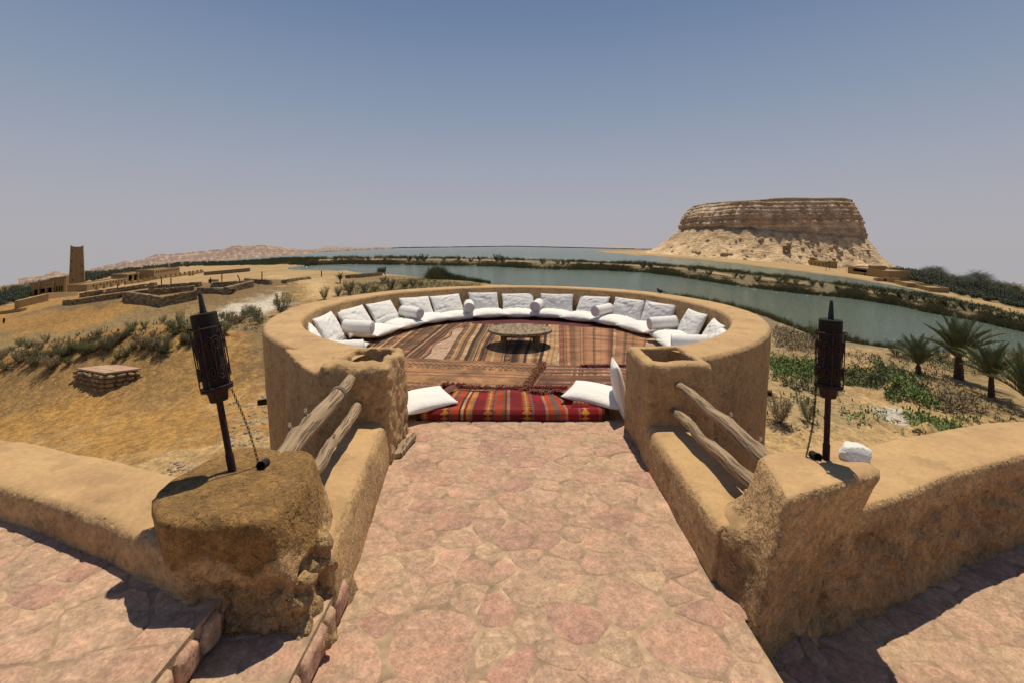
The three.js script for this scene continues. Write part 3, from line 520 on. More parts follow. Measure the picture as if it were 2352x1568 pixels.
// parapets left and right: plaster walls along a bent line
function parapet(name, label, pts, half, y0, y1, cell, roughBelow, seed) {
  const xs = pts.map((p) => p[0]), fs = pts.map((p) => p[1]);
  const d = (x, y, f) => {
    let q = 1e9; for (let i = 1; i < pts.length; i++) q = min(q, segDist(x, f, [...pts[i - 1], ...pts[i]]));
    let s = smax(q - half, y - y1 - 0.012 * n3(x * 2, seed, f * 2), 0.055); s = max(s, y0 - y);
    const rough = roughBelow === undefined ? 0 : smooth(roughBelow + 0.03, roughBelow - 0.03, y + 0.06 * n3(x * 3, seed, f * 3));
    s += rough * (0.010 + 0.075 * fbm(x * 6 + y * 5, y * 8, f * 6, 4) + 0.02 * fbm(x * 24, y * 24, f * 24, 2));
    return s + 0.016 * fbm(x * 3, y * 3, f * 3, 3) + (y > y1 - 0.03 ? 0.002 : 0.006) * fbm(x * 22, y * 22, f * 22, 3);
  };
  const g = skin([min(...xs) - 0.45, y0 - 0.05, min(...fs) - 0.45], [max(...xs) + 0.45, y1 + 0.12, max(...fs) + 0.45], cell, d);
  colored(g, (x, y, f) => { const w = fbm(x * 4, y * 4, f * 4, 4), low = roughBelow === undefined ? 0 : smooth(roughBelow + 0.03, roughBelow - 0.04, y + 0.1 * w); return [0, 1, 2].map((i) => lerp(ADOBE[i] * (1 + 0.12 * w), ADOBE_ROUGH[i] * (0.9 + 0.6 * w), low)); });
  const t = thing(name, label, 'wall'); const [face, top] = splitTop(boxUV(g)); mesh('wall', face, roughBelow === undefined ? M.adobeV : M.adobeRoughV, t); mesh('coping', top, M.adobeTopV, t);
}
parapet('terrace_parapet', 'smooth mud plaster parapet bending left from the oil-stained pillar', [[-1.30, 2.17], [-1.72, 2.37], [-2.38, 2.645], [-3.09, 2.89], [-3.7, 3.02], [-4.6, 3.12]], 0.215, 0.15, 0.48, 0.02, undefined, 3);
parapet('terrace_parapet', 'mud parapet with coarse eroded lower face curving right from the white rock pillar', [[1.6, 2.75], [2.1, 2.95], [2.75, 3.25], [3.4, 3.49], [4.0, 3.66], [5.2, 3.85]], 0.25, -0.45, 0.33, 0.02, 0.19, 5);
function lowWall(label, a, b, half, y1, seed) {
  const d = (x, y, f) => {
    const t = (f - a[1]) / (b[1] - a[1]), cx = lerp(a[0], b[0], t);
    let s = smax(abs(x - cx) - half - 0.03 * smooth(y1, y1 - 0.3, y), y - y1 - 0.008 * n3(x * 2, seed, f * 2), 0.075); s = max(s, -0.3 - y, a[1] - f, f - b[1]);
    return s + 0.014 * fbm(x * 3, y * 3, f * 3, 3) + (y > y1 - 0.03 ? 0.002 : 0.006) * fbm(x * 24, y * 24, f * 24, 3);
  };
  const g = colored(skin([min(a[0], b[0]) - half - 0.15, -0.2, a[1] - 0.05], [max(a[0], b[0]) + half + 0.15, y1 + 0.1, b[1] + 0.05], 0.018, d), (x, y, f) => { const w = fbm(x * 4, y * 4, f * 4, 4); return ADOBE.map((c) => c * (1 + 0.12 * w)); });
  const t = thing('kerb_wall', label, 'wall'), [face, top] = splitTop(boxUV(g)); mesh('wall', face, M.adobeV, t); mesh('coping', top, M.adobeTopV, t);
}
lowWall('low plastered side wall under two pale log rails, left of the walkway', [-1.02, 2.2], [-1.20, 3.9], 0.185, 0.35, 2);
lowWall('low plastered side wall striped by log shadows, right of the walkway', [1.27, 2.5], [1.30, 4.0], 0.20, 0.285, 4);

// the two hollow pillars at the mouth of the round terrace
function hollowPillar(label, x0, x1, f0, f1, top, hole, seed, worn, side) {
  const d = (x, y, f) => {
    const cx = (x0 + x1) / 2, cf = (f0 + f1) / 2, out = 0.02 * (top - y);
    const qx = abs(x - cx) - (x1 - x0) / 2 - out + 0.07, qf = abs(f - cf) - (f1 - f0) / 2 - out + 0.07; let s = hypot(max(qx, 0), max(qf, 0)) + min(max(qx, qf), 0) - 0.07;
    if (side) { // a flank that runs back into the curve of the parapet
      const k = (x0 - x) , g = max(f0 + 0.02 + 1.45 * max(0, k) ** 1.25 - f, f - f1 - 0.2, x - x0 - 0.1, x0 - 0.72 - x, y - (top - 0.062)); s = smin(s, g, 0.03);
    }
    s = smax(s, y - top - 0.010 * n3(x * 5, seed, f * 5), 0.06); s = max(s, -0.7 - y);
    const [hx0, hx1, hf0, hf1] = hole, hd = rbox(x - (hx0 + hx1) / 2, y - top, f - (hf0 + hf1) / 2, (hx1 - hx0) / 2, 0.55, (hf1 - hf0) / 2, 0.02) - worn * 0.03 * fbm(x * 9, y * 9, f * 9, 3);
    s = smax(s, -hd, 0.03);
    const chip = worn * smooth(top - 0.12, top - 0.02, y) * (0.05 * fbm(x * 8, y * 8, f * 8, 4) + 0.012);
    const coarse = x > x1 - 0.06 ? worn * 0.04 * fbm(x * 14, y * 14, f * 14, 3) : 0;
    return s + chip + coarse + 0.012 * fbm(x * 4, y * 4, f * 4, 3) + 0.008 * fbm(x * 24, y * 24, f * 24, 3);
  };
  const g = skin([x0 - (side ? 1.1 : 0.15), -0.6, f0 - 0.15], [x1 + 0.15, top + 0.1, f1 + 0.3], 0.0185, d);
  colored(g, (x, y, f) => { const w = fbm(x * 4, y * 4, f * 4, 4); return ADOBE.map((c) => c * (0.97 + 0.16 * w)); });
  const t = thing('hollow_pillar', label, 'pillar'), [face, cap] = splitTop(boxUV(g)); mesh('shaft', face, M.adobeV, t); mesh('cap', cap, M.adobeTopV, t);
}
hollowPillar('hollow-topped mud pillar with crumbling rim, left mouth of the round terrace', -1.56, -0.985, 3.80, 4.50, 0.815, [-1.42, -1.09, 3.96, 4.38], 3, 1, true);
hollowPillar('hollow-topped mud pillar with neat square opening, right mouth of the round terrace', 1.10, 1.66, 3.92, 4.66, 0.79, [1.21, 1.57, 4.06, 4.55], 6, 0.15, false);
// ------------------------------------------------------------------ furnishings of the round terrace
// a stuffed cushion: w x d, thick in the middle, corners drawn out, wrinkles running in from the seams
function cushion(w, d, thick, seed, wrinkle = 1) {
  const n = 34, pos = [], uv = [], idx = [], r = rng(seed), ph = r() * 9, cr = [];
  for (let i = 0; i < 9; i++) cr.push([r() * 2 - 1, r() * 2 - 1, r() * PI, 0.10 + 0.2 * r(), (r() - 0.35) * 0.012]);
  for (const side of [1, -1]) for (let j = 0; j <= n; j++) for (let i = 0; i <= n; i++) {
    const a = sin((i / n - 0.5) * PI), b = sin((j / n - 0.5) * PI);
    const ea = 1 - a * a, eb = 1 - b * b, puff = pow(max(0, ea), 0.42) * pow(max(0, eb), 0.42);
    const x = a * w / 2 * (1 - 0.055 * eb * smooth(0.5, 1, abs(a))), z = b * d / 2 * (1 - 0.055 * ea * smooth(0.5, 1, abs(b)));
    let y = side * thick / 2 * puff * (1 + 0.14 * n3(a * 1.5 + ph, b * 1.5, seed));
    if (puff > 0.02) {
      let wr = 0.5 * abs(n3(a * 3 + ph, b * 7, 2 * side)) + 0.5 * abs(n3(a * 7, b * 3 + ph, 5 * side)) - 0.2;
      for (const [cx, cz, an, wd, am] of cr) { const t = (a - cx) * cos(an) + (b - cz) * sin(an), q = -(a - cx) * sin(an) + (b - cz) * cos(an); wr += am * 90 * exp(-t * t / (wd * wd * 0.06)) * exp(-q * q / 0.25); }
      y -= side * wrinkle * 0.022 * wr * pow(puff, 0.5) * thick / 0.16;
    }
    pos.push(x, y, z); uv.push(a * w / 2 + ph, b * d / 2);
    const o = (side > 0 ? 0 : (n + 1) * (n + 1)) + j * (n + 1) + i; if (i < n && j < n) { if (side > 0) idx.push(o, o + n + 1, o + 1, o + 1, o + n + 1, o + n + 2); else idx.push(o, o + 1, o + n + 1, o + 1, o + n + 2, o + n + 1); }
  }
  return geo(pos, idx, uv);
}
function seam(w, d) { const c = [], k = 0.055; for (let i = 0; i < 40; i++) { const t = i / 40 * 4, s = floor(t), q = (t - s) * 2 - 1, e = 1 - k * (1 - q * q); const p = [[q, -e], [e, q], [-q, e], [-e, -q]][s]; c.push(new THREE.Vector3(p[0] * w / 2, 0, p[1] * d / 2)); } return tube(c, 0.0045, 80, 5, true); }
const ringAngle = (u, inset, y) => { let best = 0, bd = 1e9; for (let a = -104; a <= 104; a += 0.25) { const [x, f] = onRing(a * PI / 180, inset), q = sight(x, y, f); if (abs(q[0] - u) < bd) { bd = abs(q[0] - u); best = a; } } return best * PI / 180; };
const backGeo = [1, 2, 3, 4].map((s) => cushion(0.78, 0.52, 0.17, s, 1.8)), seatGeo = [5, 6, 7].map((s) => cushion(0.92, 0.72, 0.20, s, 1.2)), backSeam = seam(0.76, 0.50), seatSeam = seam(0.92, 0.72);
const rc = rng(31);
const ORD = ['first', 'second', 'third', 'fourth', 'fifth', 'sixth', 'seventh', 'eighth', 'ninth', 'tenth', 'eleventh', 'twelfth', 'thirteenth', 'fourteenth', 'fifteenth', 'sixteenth', 'seventeenth'];
{
  const rad = (d) => d * PI / 180;
  const place = (g, phi, inset, y, tilt, jitter) => { const [x, f] = onRing(phi, inset), k = atan2(RING.a * sin(phi) / RING.a ** 2 * RING.b, cos(phi)); g.position.copy(V(x, y, f)); g.rotation.order = 'YXZ'; g.rotation.y = -k + jitter; g.rotation.x = tilt; };
  const backs = [rad(-124), rad(-113), ...[765, 823, 886, 961, 1030, 1113, 1190, 1277, 1357, 1437, 1505, 1580, 1634].map((u) => ringAngle(u, RING.wall + 0.22, 0.5)), rad(111), rad(123)];
  backs.forEach((phi, i) => {
    const g = thing('back_cushion', `${ORD[i]} white back cushion from the left along the curved wall`, 'cushion', 'white back cushions leaning on the round wall');
    place(g, phi, RING.wall + 0.17, 0.425, rad(70 - 16 * rc()), (rc() - 0.5) * 0.26); g.rotation.z = (rc() - 0.5) * 0.16; g.position.y -= 0.02 + 0.03 * rc();
    const s = i * 7 % 4; mesh('cover', backGeo[s], M.cloth, g); mesh('piping', backSeam, M.piping, g);
    g.scale.set(0.97 + 0.08 * rc(), 1, 0.95 + 0.12 * rc());
  });
  const seats = [rad(-128), rad(-113), ...[800, 868, 930, 992, 1052, 1123, 1190, 1262, 1335, 1408, 1470, 1535].map((u) => ringAngle(u, RING.wall + 0.55, 0.2)), rad(97), rad(111), rad(126)];
  seats.forEach((phi, i) => {
    const g = thing('seat_cushion', `${ORD[i]} white floor seat cushion from the left, lying below the back cushions`, 'cushion', 'white seat cushions round the terrace');
    place(g, phi, RING.wall + 0.44, 0.18 + 0.012 * (i % 2), (rc() - 0.5) * 0.05 + 0.02, (rc() - 0.5) * 0.14);
    mesh('cover', seatGeo[i % 3], M.cloth, g); mesh('piping', seatSeam, M.piping, g); g.scale.set(0.92 + 0.1 * rc(), 1, 0.95 + 0.1 * rc());
  });
  // round bolsters lying across the seats, pointing at the middle
  const bg = (() => { const p = [], L = 0.50, R = 0.115; for (let i = 0; i <= 5; i++) p.push(new THREE.Vector2(R * sin(i / 5 * PI / 2) * 0.97, -L / 2 - 0.012 * cos(i / 5 * PI / 2))); for (let i = 0; i <= 14; i++) p.push(new THREE.Vector2(R * (1 + 0.02 * sin(i * 1.9)), -L / 2 + 0.012 + i / 14 * (L - 0.024))); for (let i = 5; i >= 0; i--) p.push(new THREE.Vector2(R * sin(i / 5 * PI / 2) * 0.97, L / 2 + 0.012 * cos(i / 5 * PI / 2))); const g = new THREE.LatheGeometry(p, 30).rotateX(PI / 2); const a = g.attributes.position; for (let i = 0; i < a.count; i++) { const x = a.getX(i), y = a.getY(i), z = a.getZ(i), q = 1 + 0.05 * n3(x * 9, y * 9, z * 4) + 0.02 * n3(x * 30, y * 30, z * 9); a.setXYZ(i, x * q, y * q * 0.95, z); } g.computeVertexNormals(); return g; })();
  const ends = merge([tube(Array.from({ length: 24 }, (_, i) => new THREE.Vector3(0.116 * cos(i / 24 * 2 * PI), 0.111 * sin(i / 24 * 2 * PI), 0.243)), 0.005, 48, 5, true), tube(Array.from({ length: 24 }, (_, i) => new THREE.Vector3(0.116 * cos(i / 24 * 2 * PI), 0.111 * sin(i / 24 * 2 * PI), -0.243)), 0.005, 48, 5, true)]);
  const bol = [rad(-120), ...[822, 944, 1077, 1234, 1384, 1522].map((u) => ringAngle(u, RING.wall + 0.5, 0.35)), rad(112)];
  bol.forEach((phi, i) => { const g = thing('bolster', `${ORD[i]} white cylindrical bolster from the left, lying across the seat cushions`, 'bolster', 'white bolsters on the seats'); place(g, phi, RING.wall + 0.50, 0.38, 0.06, (rc() - 0.5) * 0.2); if (i === 3) g.rotation.y -= 0.35; mesh('cover', bg, M.cloth, g); mesh('piping', ends, M.piping, g); });
  // cushions by the mouth of the terrace
  const big = cushion(0.68, 0.56, 0.16, 12, 0.7), bigSeam = seam(0.68, 0.56);
  const lay = (label, x, y, f, rx, ry, rz, sc = 1) => { const g = thing('floor_cushion', label, 'cushion'); g.position.copy(V(x, y, f)); g.rotation.set(rx, ry, rz, 'YXZ'); g.scale.setScalar(sc); mesh('cover', big, M.cloth, g); mesh('piping', bigSeam, M.piping, g); };
  lay('white floor cushion lying flat behind the crumbling hollow pillar', -0.93, 0.155, 4.98, 0.10, 0.55, 0.05, 0.86);
  lay('white cushion standing on edge against the crumbling hollow pillar', -1.20, 0.30, 5.05, 0, 0.12, 1.45, 0.78);
  lay('white floor cushion lying flat on the red rug by the right pillar', 0.90, 0.17, 5.12, 0.08, -0.45, -0.08, 0.9);
  lay('white cushion standing on edge against the right hollow pillar', 1.10, 0.29, 4.93, 0, -0.1, -1.40, 0.8);
}

// kilims: long woven strips, each with its own stripes; local x runs across the stripes
function stripes(list, seed, motif) {   // list of [width, colour, pattern?]; returns colour at (u 0..1, v metres)
  const tot = list.reduce((s, l) => s + l[0], 0), edges = []; let a = 0; for (const l of list) { edges.push([a / tot, (a + l[0]) / tot, l[1], l[2]]); a += l[0]; }
  return (u, v) => {
    const w = u + 0.004 * sin(v * 40 + seed) * 0 + 0.0012 * (pnoise(v * 60, u * 8, 60, seed) - 0.5); const e = edges.find((q) => w < q[1]) ?? edges[edges.length - 1], t = (w - e[0]) / (e[1] - e[0]);
    let c = e[2]; if (e[3] === 'tri') { const q = (v * 18) % 1; if ((t < 0.5 ? abs(q - 0.5) * 1.0 < t : abs(q - 0.5) < 1 - t)) c = motif; if (abs(t - 0.5) < 0.05) c = [0.75, 0.62, 0.5]; }
    if (e[3] === 'dash') { if (((v * 13) % 1 < 0.5) === (t < 0.5)) c = motif; } if (e[3] === 'spot') { if (hash2(v * 40 | 0, t * 3 | 0, seed) > 0.55) c = motif; }
    const k = 0.86 + 0.22 * (hash2(u * 700 | 0, v * 420 | 0, seed) - 0.5) + 0.36 * (pnoise(u * 6, v * 6, 6, seed + 3) - 0.5) + 0.16 * (pnoise(u * 30, v * 22, 30, seed + 5) - 0.5);
    return [c[0] * k, c[1] * k, c[2] * k];
  };
}
function randomStripes(n, palette, seed, pats, often = 0.16) { const r = rng(seed), out = []; let last = -1; for (let i = 0; i < n; i++) { let k; do { k = floor(pow(r(), 1.2) * palette.length); } while (k === last); last = k; out.push([0.3 + 1.4 * r() * r() + (k === 0 ? 0.8 : 0), palette[k], pats && r() < often ? pats[r() * pats.length | 0] : undefined]); } return out; }
const woven = texture(256, (u, v) => grey(0.5 + 0.3 * sin(v * 256 * PI / 2) + 0.3 * (pnoise(u * 64, v * 64, 64, 3) - 0.5)), false, 0.25);
const rugWave = (x, f) => 0.010 * (fbm(x * 1.3, 4, f * 1.3, 3) + 0.5) + 0.004 * (n3(x * 5, 9, f * 5) + 0.6);
function rug(name, label, pts, layer, colour, opt = {}) {   // pts: four corners in plan (near left, near right, far right, far left)
  const nx = opt.nx ?? 70, nf = opt.nf ?? 60, pos = [], uv = [], idx = [], [A, B, C, D] = pts;
  const alongF = opt.along !== 'x', y = (x, f) => RING.floor + layer + rugWave(x, f) + (opt.fold ? opt.fold(x, f) : 0);
  const len = hypot(D[0] - A[0], D[1] - A[1]), wid = hypot(B[0] - A[0], B[1] - A[1]);
  for (const th of [0, -0.007]) for (let j = 0; j <= nf; j++) for (let i = 0; i <= nx; i++) {
    const s = i / nx, t = j / nf, e = 0.014 * n3(t * 6 + layer * 90, s * 6, 2) * (s === 0 || s === 1 || t === 0 || t === 1 ? 1 : 0.5);
    const x = lerp(lerp(A[0], B[0], s), lerp(D[0], C[0], s), t) + e + (opt.bend ? opt.bend(s, t) : 0), f = lerp(lerp(A[1], B[1], s), lerp(D[1], C[1], s), t) + e;
    pos.push(x, y(x, f) + th, -f); uv.push(alongF ? s : t, (alongF ? t * len : s * wid) / 2.4);
    const o = (th ? (nx + 1) * (nf + 1) : 0) + j * (nx + 1) + i; if (i < nx && j < nf) { if (!th) idx.push(o, o + 1, o + nx + 1, o + 1, o + nx + 2, o + nx + 1); else idx.push(o, o + nx + 1, o + 1, o + 1, o + nx + 1, o + nx + 2); }
  }
  const K = (nx + 1) * (nf + 1), rim = []; for (let i = 0; i < nx; i++) rim.push([i, i + 1]); for (let j = 0; j < nf; j++) rim.push([j * (nx + 1) + nx, (j + 1) * (nx + 1) + nx]); for (let i = nx; i > 0; i--) rim.push([nf * (nx + 1) + i, nf * (nx + 1) + i - 1]); for (let j = nf; j > 0; j--) rim.push([j * (nx + 1), (j - 1) * (nx + 1)]);
  for (const [a, b] of rim) idx.push(a, a + K, b, b, a + K, b + K);
  const g = thing(name, label, 'rug', null);
  const tx = texture(512, (u, v) => colour(u, v * 2.4), true, 1);
  mesh('weave', geo(pos, idx, uv), mat({ map: tx, bumpMap: woven, bumpScale: 0.002, color: rgb(1, 1, 1), roughness: 1 }), g);
  if (opt.fringe) {
    const list = [], r = rng(layer * 5000 | 0);
    for (const [a, b, n, out] of opt.fringe) for (let i = 0; i < n; i++) { const t = r(), x = lerp(a[0], b[0], t), f = lerp(a[1], b[1], t), y0 = y(x, f); const c = []; let px = x, py = y0, pf = f, dx = out[0] + (r() - 0.5) * 1.2, df = out[1] + (r() - 0.5) * 1.2; for (let k = 0; k < 4; k++) { c.push(V(px, py + (k ? 0.006 + 0.045 * r() : 0.002), pf)); px += dx * 0.022; pf += df * 0.022; dx += (r() - 0.5) * 1.4; df += (r() - 0.5) * 1.4; } list.push(tube(c, 0.0045, 4, 4)); }
    tag(mesh('fringe', merge(list), opt.fringeMat, g), null, null, null, 'stuff');
  }
  return g;
}
const S = (r, g, b) => [r / 255, g / 255, b / 255];
const BROWN = S(108, 70, 48), DARK = S(64, 42, 32), TAN = S(176, 128, 84), CREAM = S(204, 162, 116), OLIVE = S(124, 94, 60), WINE = S(98, 38, 38), BRICK = S(138, 86, 60), RED = S(142, 22, 28), ORANGE = S(186, 70, 32), GOLD = S(205, 132, 34), MAUVE = S(128, 88, 92), PINK = S(172, 124, 98);
const fringeRed = mat({ color: rgb(0.16, 0.028, 0.028) }), fringeMix = mat({ color: rgb(0.25, 0.10, 0.05) });
rug('kilim', 'dark wine-red runner along the far seat cushions', [[-0.9, 9.85], [2.15, 9.85], [1.9, 10.95], [-0.85, 11.1]], 0.002, stripes(randomStripes(26, [WINE, S(120, 40, 42), DARK, S(80, 30, 34)], 41, ['dash']), 41, PINK), { along: 'x' });
rug('kilim', 'small brown striped mat at the far left cushions', [[-2.05, 9.9], [-0.95, 9.85], [-0.9, 10.8], [-1.7, 10.8]], 0.003, stripes(randomStripes(18, [BROWN, BRICK, TAN, DARK], 45), 45, CREAM), {});
rug('kilim', 'brown kilim with pale diagonal stripes on the left of the terrace', [[-2.35, 6.75], [-1.28, 7.05], [-1.15, 10.35], [-2.65, 10.0]], 0.005, stripes(randomStripes(44, [BROWN, OLIVE, CREAM, DARK, TAN, WINE, BROWN], 51, ['spot']), 51, TAN), { bend: (s, t) => 0.2 * t - 0.1 + (s > 0.9 ? 0.05 * sin(t * 14) * (s - 0.9) * 10 : 0), fold: (x, f) => 0 });
rug('kilim', 'tan and dark brown striped kilim under the round table', [[-1.02, 7.0], [0.62, 6.62], [1.02, 10.15], [-0.98, 10.3]], 0.011, stripes([...randomStripes(30, [TAN, BROWN, CREAM, DARK, OLIVE, TAN], 63, ['spot']), ...randomStripes(14, [CREAM, TAN, PINK, DARK, OLIVE], 64)], 63, DARK), { bend: (s, t) => 0.018 * sin(t * 9 + s * 4) * (1 - t) });
rug('kilim', 'faded brick-pink kilim with broad stripes, right of the round table', [[0.66, 6.6], [1.80, 6.62], [2.65, 9.35], [0.98, 10.1]], 0.017, stripes([[1.2, BRICK], [0.4, BROWN], ...randomStripes(30, [S(166, 118, 84), TAN, S(138, 84, 58), BROWN, S(158, 106, 74), OLIVE], 71, ['spot'])], 71, CREAM), { fringe: [[[0.95, 6.6], [1.75, 6.62], 260, [0.1, -1]]], fringeMat: fringeRed });
rug('kilim', 'plain tan kilim with thin braided lines in front of the table', [[-1.62, 5.55], [0.35, 5.42], [0.42, 6.78], [-1.72, 7.15]], 0.024, stripes(randomStripes(34, [S(172, 124, 80), S(158, 106, 70), TAN, S(140, 88, 60), OLIVE, PINK], 81, ['dash', 'spot'], 0.34), 81, S(92, 66, 44)), { along: 'x' });
rug('kilim', 'dark narrow-striped kilim with shaggy left end by the right pillar', [[0.20, 5.42], [1.62, 5.35], [1.75, 6.62], [0.50, 6.66]], 0.031, stripes(randomStripes(40, [BRICK, DARK, BROWN, PINK, S(110, 88, 72), WINE], 91, ['dash', 'spot'], 0.3), 91, CREAM), { along: 'x', fringe: [[[0.18, 5.42], [0.48, 6.66], 300, [-1, 0.1]], [[0.2, 5.42], [0.9, 5.38], 160, [0, -1]]], fringeMat: fringeMix });
{
  // the red rug hangs over the step at the mouth; its back corners are turned over
  const list = [[0.5, DARK], [1.2, RED, 'tri'], [1.5, RED], [1.3, RED, 'tri'], [0.35, MAUVE], [1.0, ORANGE], [0.3, DARK], [0.4, CREAM], [0.35, RED], [0.6, GOLD, 'tri'], [0.3, PINK], [1.5, RED], [1.4, RED, 'tri'], [0.3, MAUVE], [1.0, ORANGE], [0.35, OLIVE], [0.3, RED], [0.45, PINK], [1.7, RED], [1.4, RED, 'tri'], [0.35, MAUVE], [1.6, RED], [0.4, PINK], [0.8, ORANGE], [0.4, OLIVE], [0.5, MAUVE], [0.7, ORANGE], [0.35, PINK], [1.5, RED], [0.3, MAUVE], [1.3, RED, 'tri'], [1.2, RED], [0.5, ORANGE], [0.4, DARK]];
  const colour = stripes(list, 7, GOLD), tx = texture([1024, 512], (u, v) => colour(u, v), true, 1), wm = mat({ map: tx, bumpMap: woven, bumpScale: 0.0025, roughness: 1 });
  const under = mat({ color: rgb(0.16, 0.055, 0.045), bumpMap: woven, bumpScale: 0.002 });
  const nx = 120, nf = 46, pos = [], uv = [], idx = [];
  for (const th of [0, 0.010]) for (let j = 0; j <= nf; j++) for (let i = 0; i <= nx; i++) {
    const s = i / nx, t = j / nf; let x = lerp(-0.95, 0.93, s), f, y;
    const back = 5.46 - 0.02 * sin(s * 20) - 0.50 * smooth(0.16, 0.0, s), L = 0.08 / (0.11 + back - 4.80);
    if (t < L) { const q = t / L; f = 4.778 - 0.004 * sin(s * 31) - 0.006 * sin(q * PI); y = lerp(0.008, RING.floor + 0.035, q); if (q > 0.75) f += 0.02 * ((q - 0.75) / 0.25) ** 2; }
    else { const q = (t - L) / (1 - L); f = lerp(4.80, back, q); y = RING.floor + 0.044 + rugWave(x, f) + 0.012 * sin(x * 9 + f * 5) * smooth(0, 0.2, q) ** 2 + 0.035 * smooth(0.78, 0.96, s) * sin(q * 7 + s * 3) ** 2; x += 0.10 * (1 - s) * q * smooth(0.5, 0, s) + 0.10 * sin(s * 2.5) * (s > 0.5 ? -smooth(0, 1, q) * (s - 0.5) * 1.2 : 0); }
    pos.push(x, y - (t < L ? 0 : th), -(f + (t < L ? th : 0))); uv.push(s, t * 0.95);
    const o = (th ? (nx + 1) * (nf + 1) : 0) + j * (nx + 1) + i; if (i < nx && j < nf) { if (!th) idx.push(o, o + 1, o + nx + 1, o + 1, o + nx + 2, o + nx + 1); else idx.push(o, o + nx + 1, o + 1, o + 1, o + nx + 1, o + nx + 2); }
  }
  const K = (nx + 1) * (nf + 1); for (let i = 0; i < nx; i++) idx.push(i, i + K, i + 1, i + 1, i + K, i + 1 + K); for (let j = 0; j < nf; j++) { const a = j * (nx + 1), b = a + nx + 1; idx.push(a, b, a + K, b, b + K, a + K); const c = a + nx, d = b + nx; idx.push(c, c + K, d, d, c + K, d + K); }
  const g = thing('red_rug', 'bright red, orange and gold striped rug draped over the step', 'rug');
  mesh('weave', geo(pos, idx, uv), wm, g);
  // turned-over corner at the left, dark back showing, and a crumpled fold on the right
  const flap = (pts, m, nm, bulge) => { const p = [], t = [], q = [], n = 14; for (let j = 0; j <= n; j++) for (let i = 0; i <= n; i++) { const s = i / n, r = j / n, x = lerp(lerp(pts[0][0], pts[1][0], s), lerp(pts[3][0], pts[2][0], s), r), f = lerp(lerp(pts[0][1], pts[1][1], s), lerp(pts[3][1], pts[2][1], s), r), y = lerp(lerp(pts[0][2], pts[1][2], s), lerp(pts[3][2], pts[2][2], s), r) + bulge * sin(s * PI) * (0.6 + 0.4 * sin(r * PI)); p.push(x, y, -f); t.push(0.3 + s * 0.14, r * 0.5); const o = j * (n + 1) + i; if (i < n && j < n) q.push(o, o + 1, o + n + 1, o + 1, o + n + 2, o + n + 1); } const gg = geo(p, q, t); m.side = THREE.DoubleSide; mesh(nm, gg, m, g); };
  flap([[-0.96, 4.84, 0.13], [-0.82, 4.92, 0.135], [-0.60, 5.46, 0.15], [-0.72, 5.44, 0.165]], under, 'turned_corner', 0.03);
  flap([[0.46, 5.34, 0.13], [0.62, 5.02, 0.145], [0.88, 5.06, 0.145], [0.66, 5.40, 0.13]], wm.clone(), 'fold', 0.055);
  flap([[0.60, 4.86, 0.12], [0.66, 5.02, 0.135], [1.00, 4.98, 0.11], [0.98, 4.80, 0.05]], wm.clone(), 'fold', 0.035);
  const list2 = [], r = rng(99); for (let i = 0; i < 620; i++) { const x = lerp(-0.78, 0.62, pow(r(), r() < 0.5 ? 1.8 : 0.9)), f = 5.44 + 0.06 * r() - (x < -0.6 ? 0.02 : 0), c = []; let px = x, pf = f, py = RING.floor + 0.07 + (x < -0.55 ? 0.05 * r() : 0); for (let k = 0; k < 4; k++) { c.push(V(px, py, pf)); px += (r() - 0.5) * 0.05; pf += (r() - 0.3) * 0.03; py += (r() - 0.4) * 0.02; } list2.push(tube(c, 0.0045, 4, 4)); }
  tag(mesh('fringe', merge(list2), fringeRed, g), null, null, null, 'stuff');
}

// low round table: planked top on four stout legs with an apron
{
  const t = thing('round_table', 'low round weathered wooden table on the striped kilims', 'table', null, V(0.135, RING.floor + 0.014, 8.05));
  const R = 0.535, y = 0.285;
  for (let i = -3; i <= 3; i++) { const w = 2 * R / 7, x0 = i * w - w / 2 + 0.0015, x1 = i * w + w / 2 - 0.0015, pts = []; for (let k = 0; k <= 10; k++) { const x = lerp(x0, x1, k / 10), h = sqrt(max(0, R * R - x * x)); pts.push([x, h]); } const s = new THREE.Shape(); pts.forEach(([x, h], k) => k ? s.lineTo(x, h) : s.moveTo(x, h)); for (let k = 10; k >= 0; k--) s.lineTo(pts[k][0], -pts[k][1]); const g = new THREE.ExtrudeGeometry(s, { depth: 0.036, bevelEnabled: true, bevelSize: 0.003, bevelThickness: 0.003, bevelSegments: 1, curveSegments: 6 }).rotateX(-PI / 2).translate(0, y - 0.036 + 0.0012 * (i & 1), 0); mesh('plank', g, tableWood(), t); }
  for (const [x, f] of [[-0.27, -0.25], [0.27, -0.25], [-0.27, 0.25], [0.27, 0.25]]) mesh('leg', new THREE.CylinderGeometry(0.055, 0.048, 0.25, 10, 3).rotateY(x * 3).translate(x, 0.124, f), M.oldWood, t);
  for (const [w, d, x, f] of [[0.50, 0.035, 0, -0.26], [0.50, 0.035, 0, 0.26], [0.035, 0.46, -0.27, 0], [0.035, 0.46, 0.27, 0]]) mesh('apron', box(w, 0.06, d, x, 0.215, f), M.darkWood, t);
}
function tableWood() { return M.tableWood ??= mat({ color: rgb(0.47, 0.38, 0.27), map: woodTint, bumpMap: woodRelief, bumpScale: 0.006 }); }

